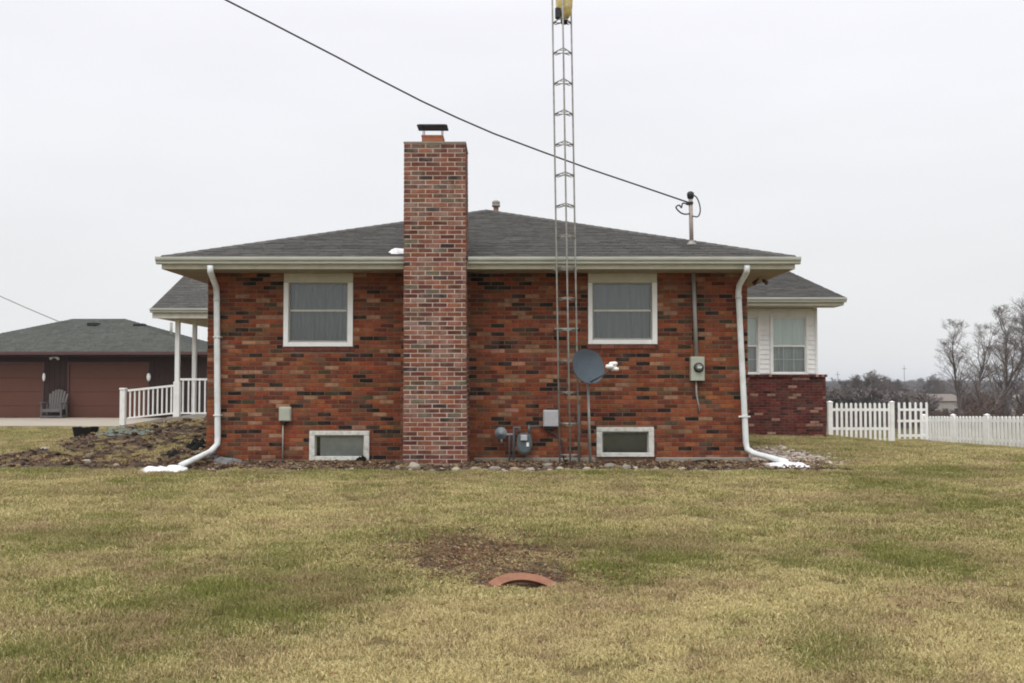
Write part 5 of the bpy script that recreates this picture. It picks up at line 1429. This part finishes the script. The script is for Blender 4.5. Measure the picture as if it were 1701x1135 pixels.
def lawn(x0, x1, y0, y1, dens, smin, smax, wedge=None):
    n = int((x1 - x0) * (y1 - y0) * dens)
    X = RNG.uniform(x0, x1, n); Y = RNG.uniform(y0, y1, n); Rn = RNG.random(n)
    for x, y, r in zip(X, Y, Rn):
        if wedge and abs(x) > wedge * y + 1.6: continue
        b = 0
        if 13.6 < y < 27 and -10 < x < 9: b = bed(x, y)
        if 5 < y < 11 and -3 < x < 3: b = max(b, dirt(x, y) * (.93))
        dd_ = dirt(x, y) if (5 < y < 11 and -3 < x < 3) else 0
        if dd_ > 0: b = b * .86
        if r < b * 1.02 or snowy(x, y): continue
        if XL - .3 < x < kx + .3 and y > YG - .2: continue
        if XL - .2 < x < XR + .2 and y > YW - .3: continue
        if x < -8 and 30.5 < y < 47: continue
        k = RNG.uniform(smin, smax); gv_ = green(x, y) * (1 - .8 * dd_); hk = k * (.8 + .5 * gv_) * RNG.uniform(.8, 1.2) * (1 - .5 * b)
        pts.append((x, y, g(x, y))); scl.append((k, k, hk)); rt.append((RNG.uniform(-.08, .08), RNG.uniform(-.08, .08), RNG.uniform(0, 6.28))); gg.append(min(1, max(0, gv_ + RNG.uniform(-.13, .13))))
lawn(-7, 7, 3.6, 9.0, 95, .8, 1.25, .56)
lawn(-10, 10, 9.0, 15.3, 60, .9, 1.5, .56)
lawn(4, 15, 15.3, 38, 22, 1.2, 1.8)
lawn(-16, -8, 15.0, 31, 16, 1.3, 1.9)
def bed_weeds(x0, x1, y0, y1, n, smin, smax):
    for i in range(n):
        x, y = RNG.uniform(x0, x1), RNG.uniform(y0, y1)
        if bed(x, y) < .5 or fbm(x, y, .9, 7) < -.1: continue
        k = RNG.uniform(smin, smax); pts.append((x, y, g(x, y) + .01)); scl.append((k, k, k * RNG.uniform(.8, 1.6))); rt.append((RNG.uniform(-.3, .3), RNG.uniform(-.3, .3), RNG.uniform(0, 6.28))); gg.append(RNG.uniform(0, .45))
for i in range(70):
    a_ = RNG.uniform(R(-100), R(100)); rr = RNG.uniform(.30, .52); x, y = .118 + rr * math.sin(a_), 7.16 - abs(RNG.normal(0, .05)) + .10 * math.cos(a_)
    k = RNG.uniform(.35, .75); pts.append((x, y, g(x, y))); scl.append((k, k, k * RNG.uniform(1.0, 1.8))); rt.append((0, 0, RNG.uniform(0, 6.28))); gg.append(RNG.uniform(0, .5))
bed_weeds(-8.8, -4.85, 14.9, 25, 620, .5, 1.2)
bed_weeds(-5, 4.6, 14.7, 16.1, 160, .3, .7)
scatter('grass', pts, TF, 'short bleached winter lawn with greener patches', scl, rt, gg)
print('grass points', len(pts))

# ------------------------------------------------------------------ thin winter haze
mb = MB(); gx = [XS[0], XS[-1]]; gy_ = [YS[0], YS[-1]]
mb.box(gx[0] - 5, gx[1] + 5, gy_[0] - 5, gy_[1] + 5, min(v[2] for v in vs_ground) - 1.0, 17.0)
hz = mb.build('haze', None, kind='stuff', label='thin pale winter haze over the far woods and hills')
hm = bpy.data.materials.new('haze'); hm.use_nodes = True; hn = hm.node_tree.nodes; hn.clear()
ho = hn.new('ShaderNodeOutputMaterial'); hv = hn.new('ShaderNodeVolumePrincipled'); hv.inputs['Density'].default_value = HAZE
hv.inputs['Color'].default_value = (.86, .90, .97, 1); hm.node_tree.links.new(hv.outputs[0], ho.inputs['Volume']); hz.data.materials.append(hm)
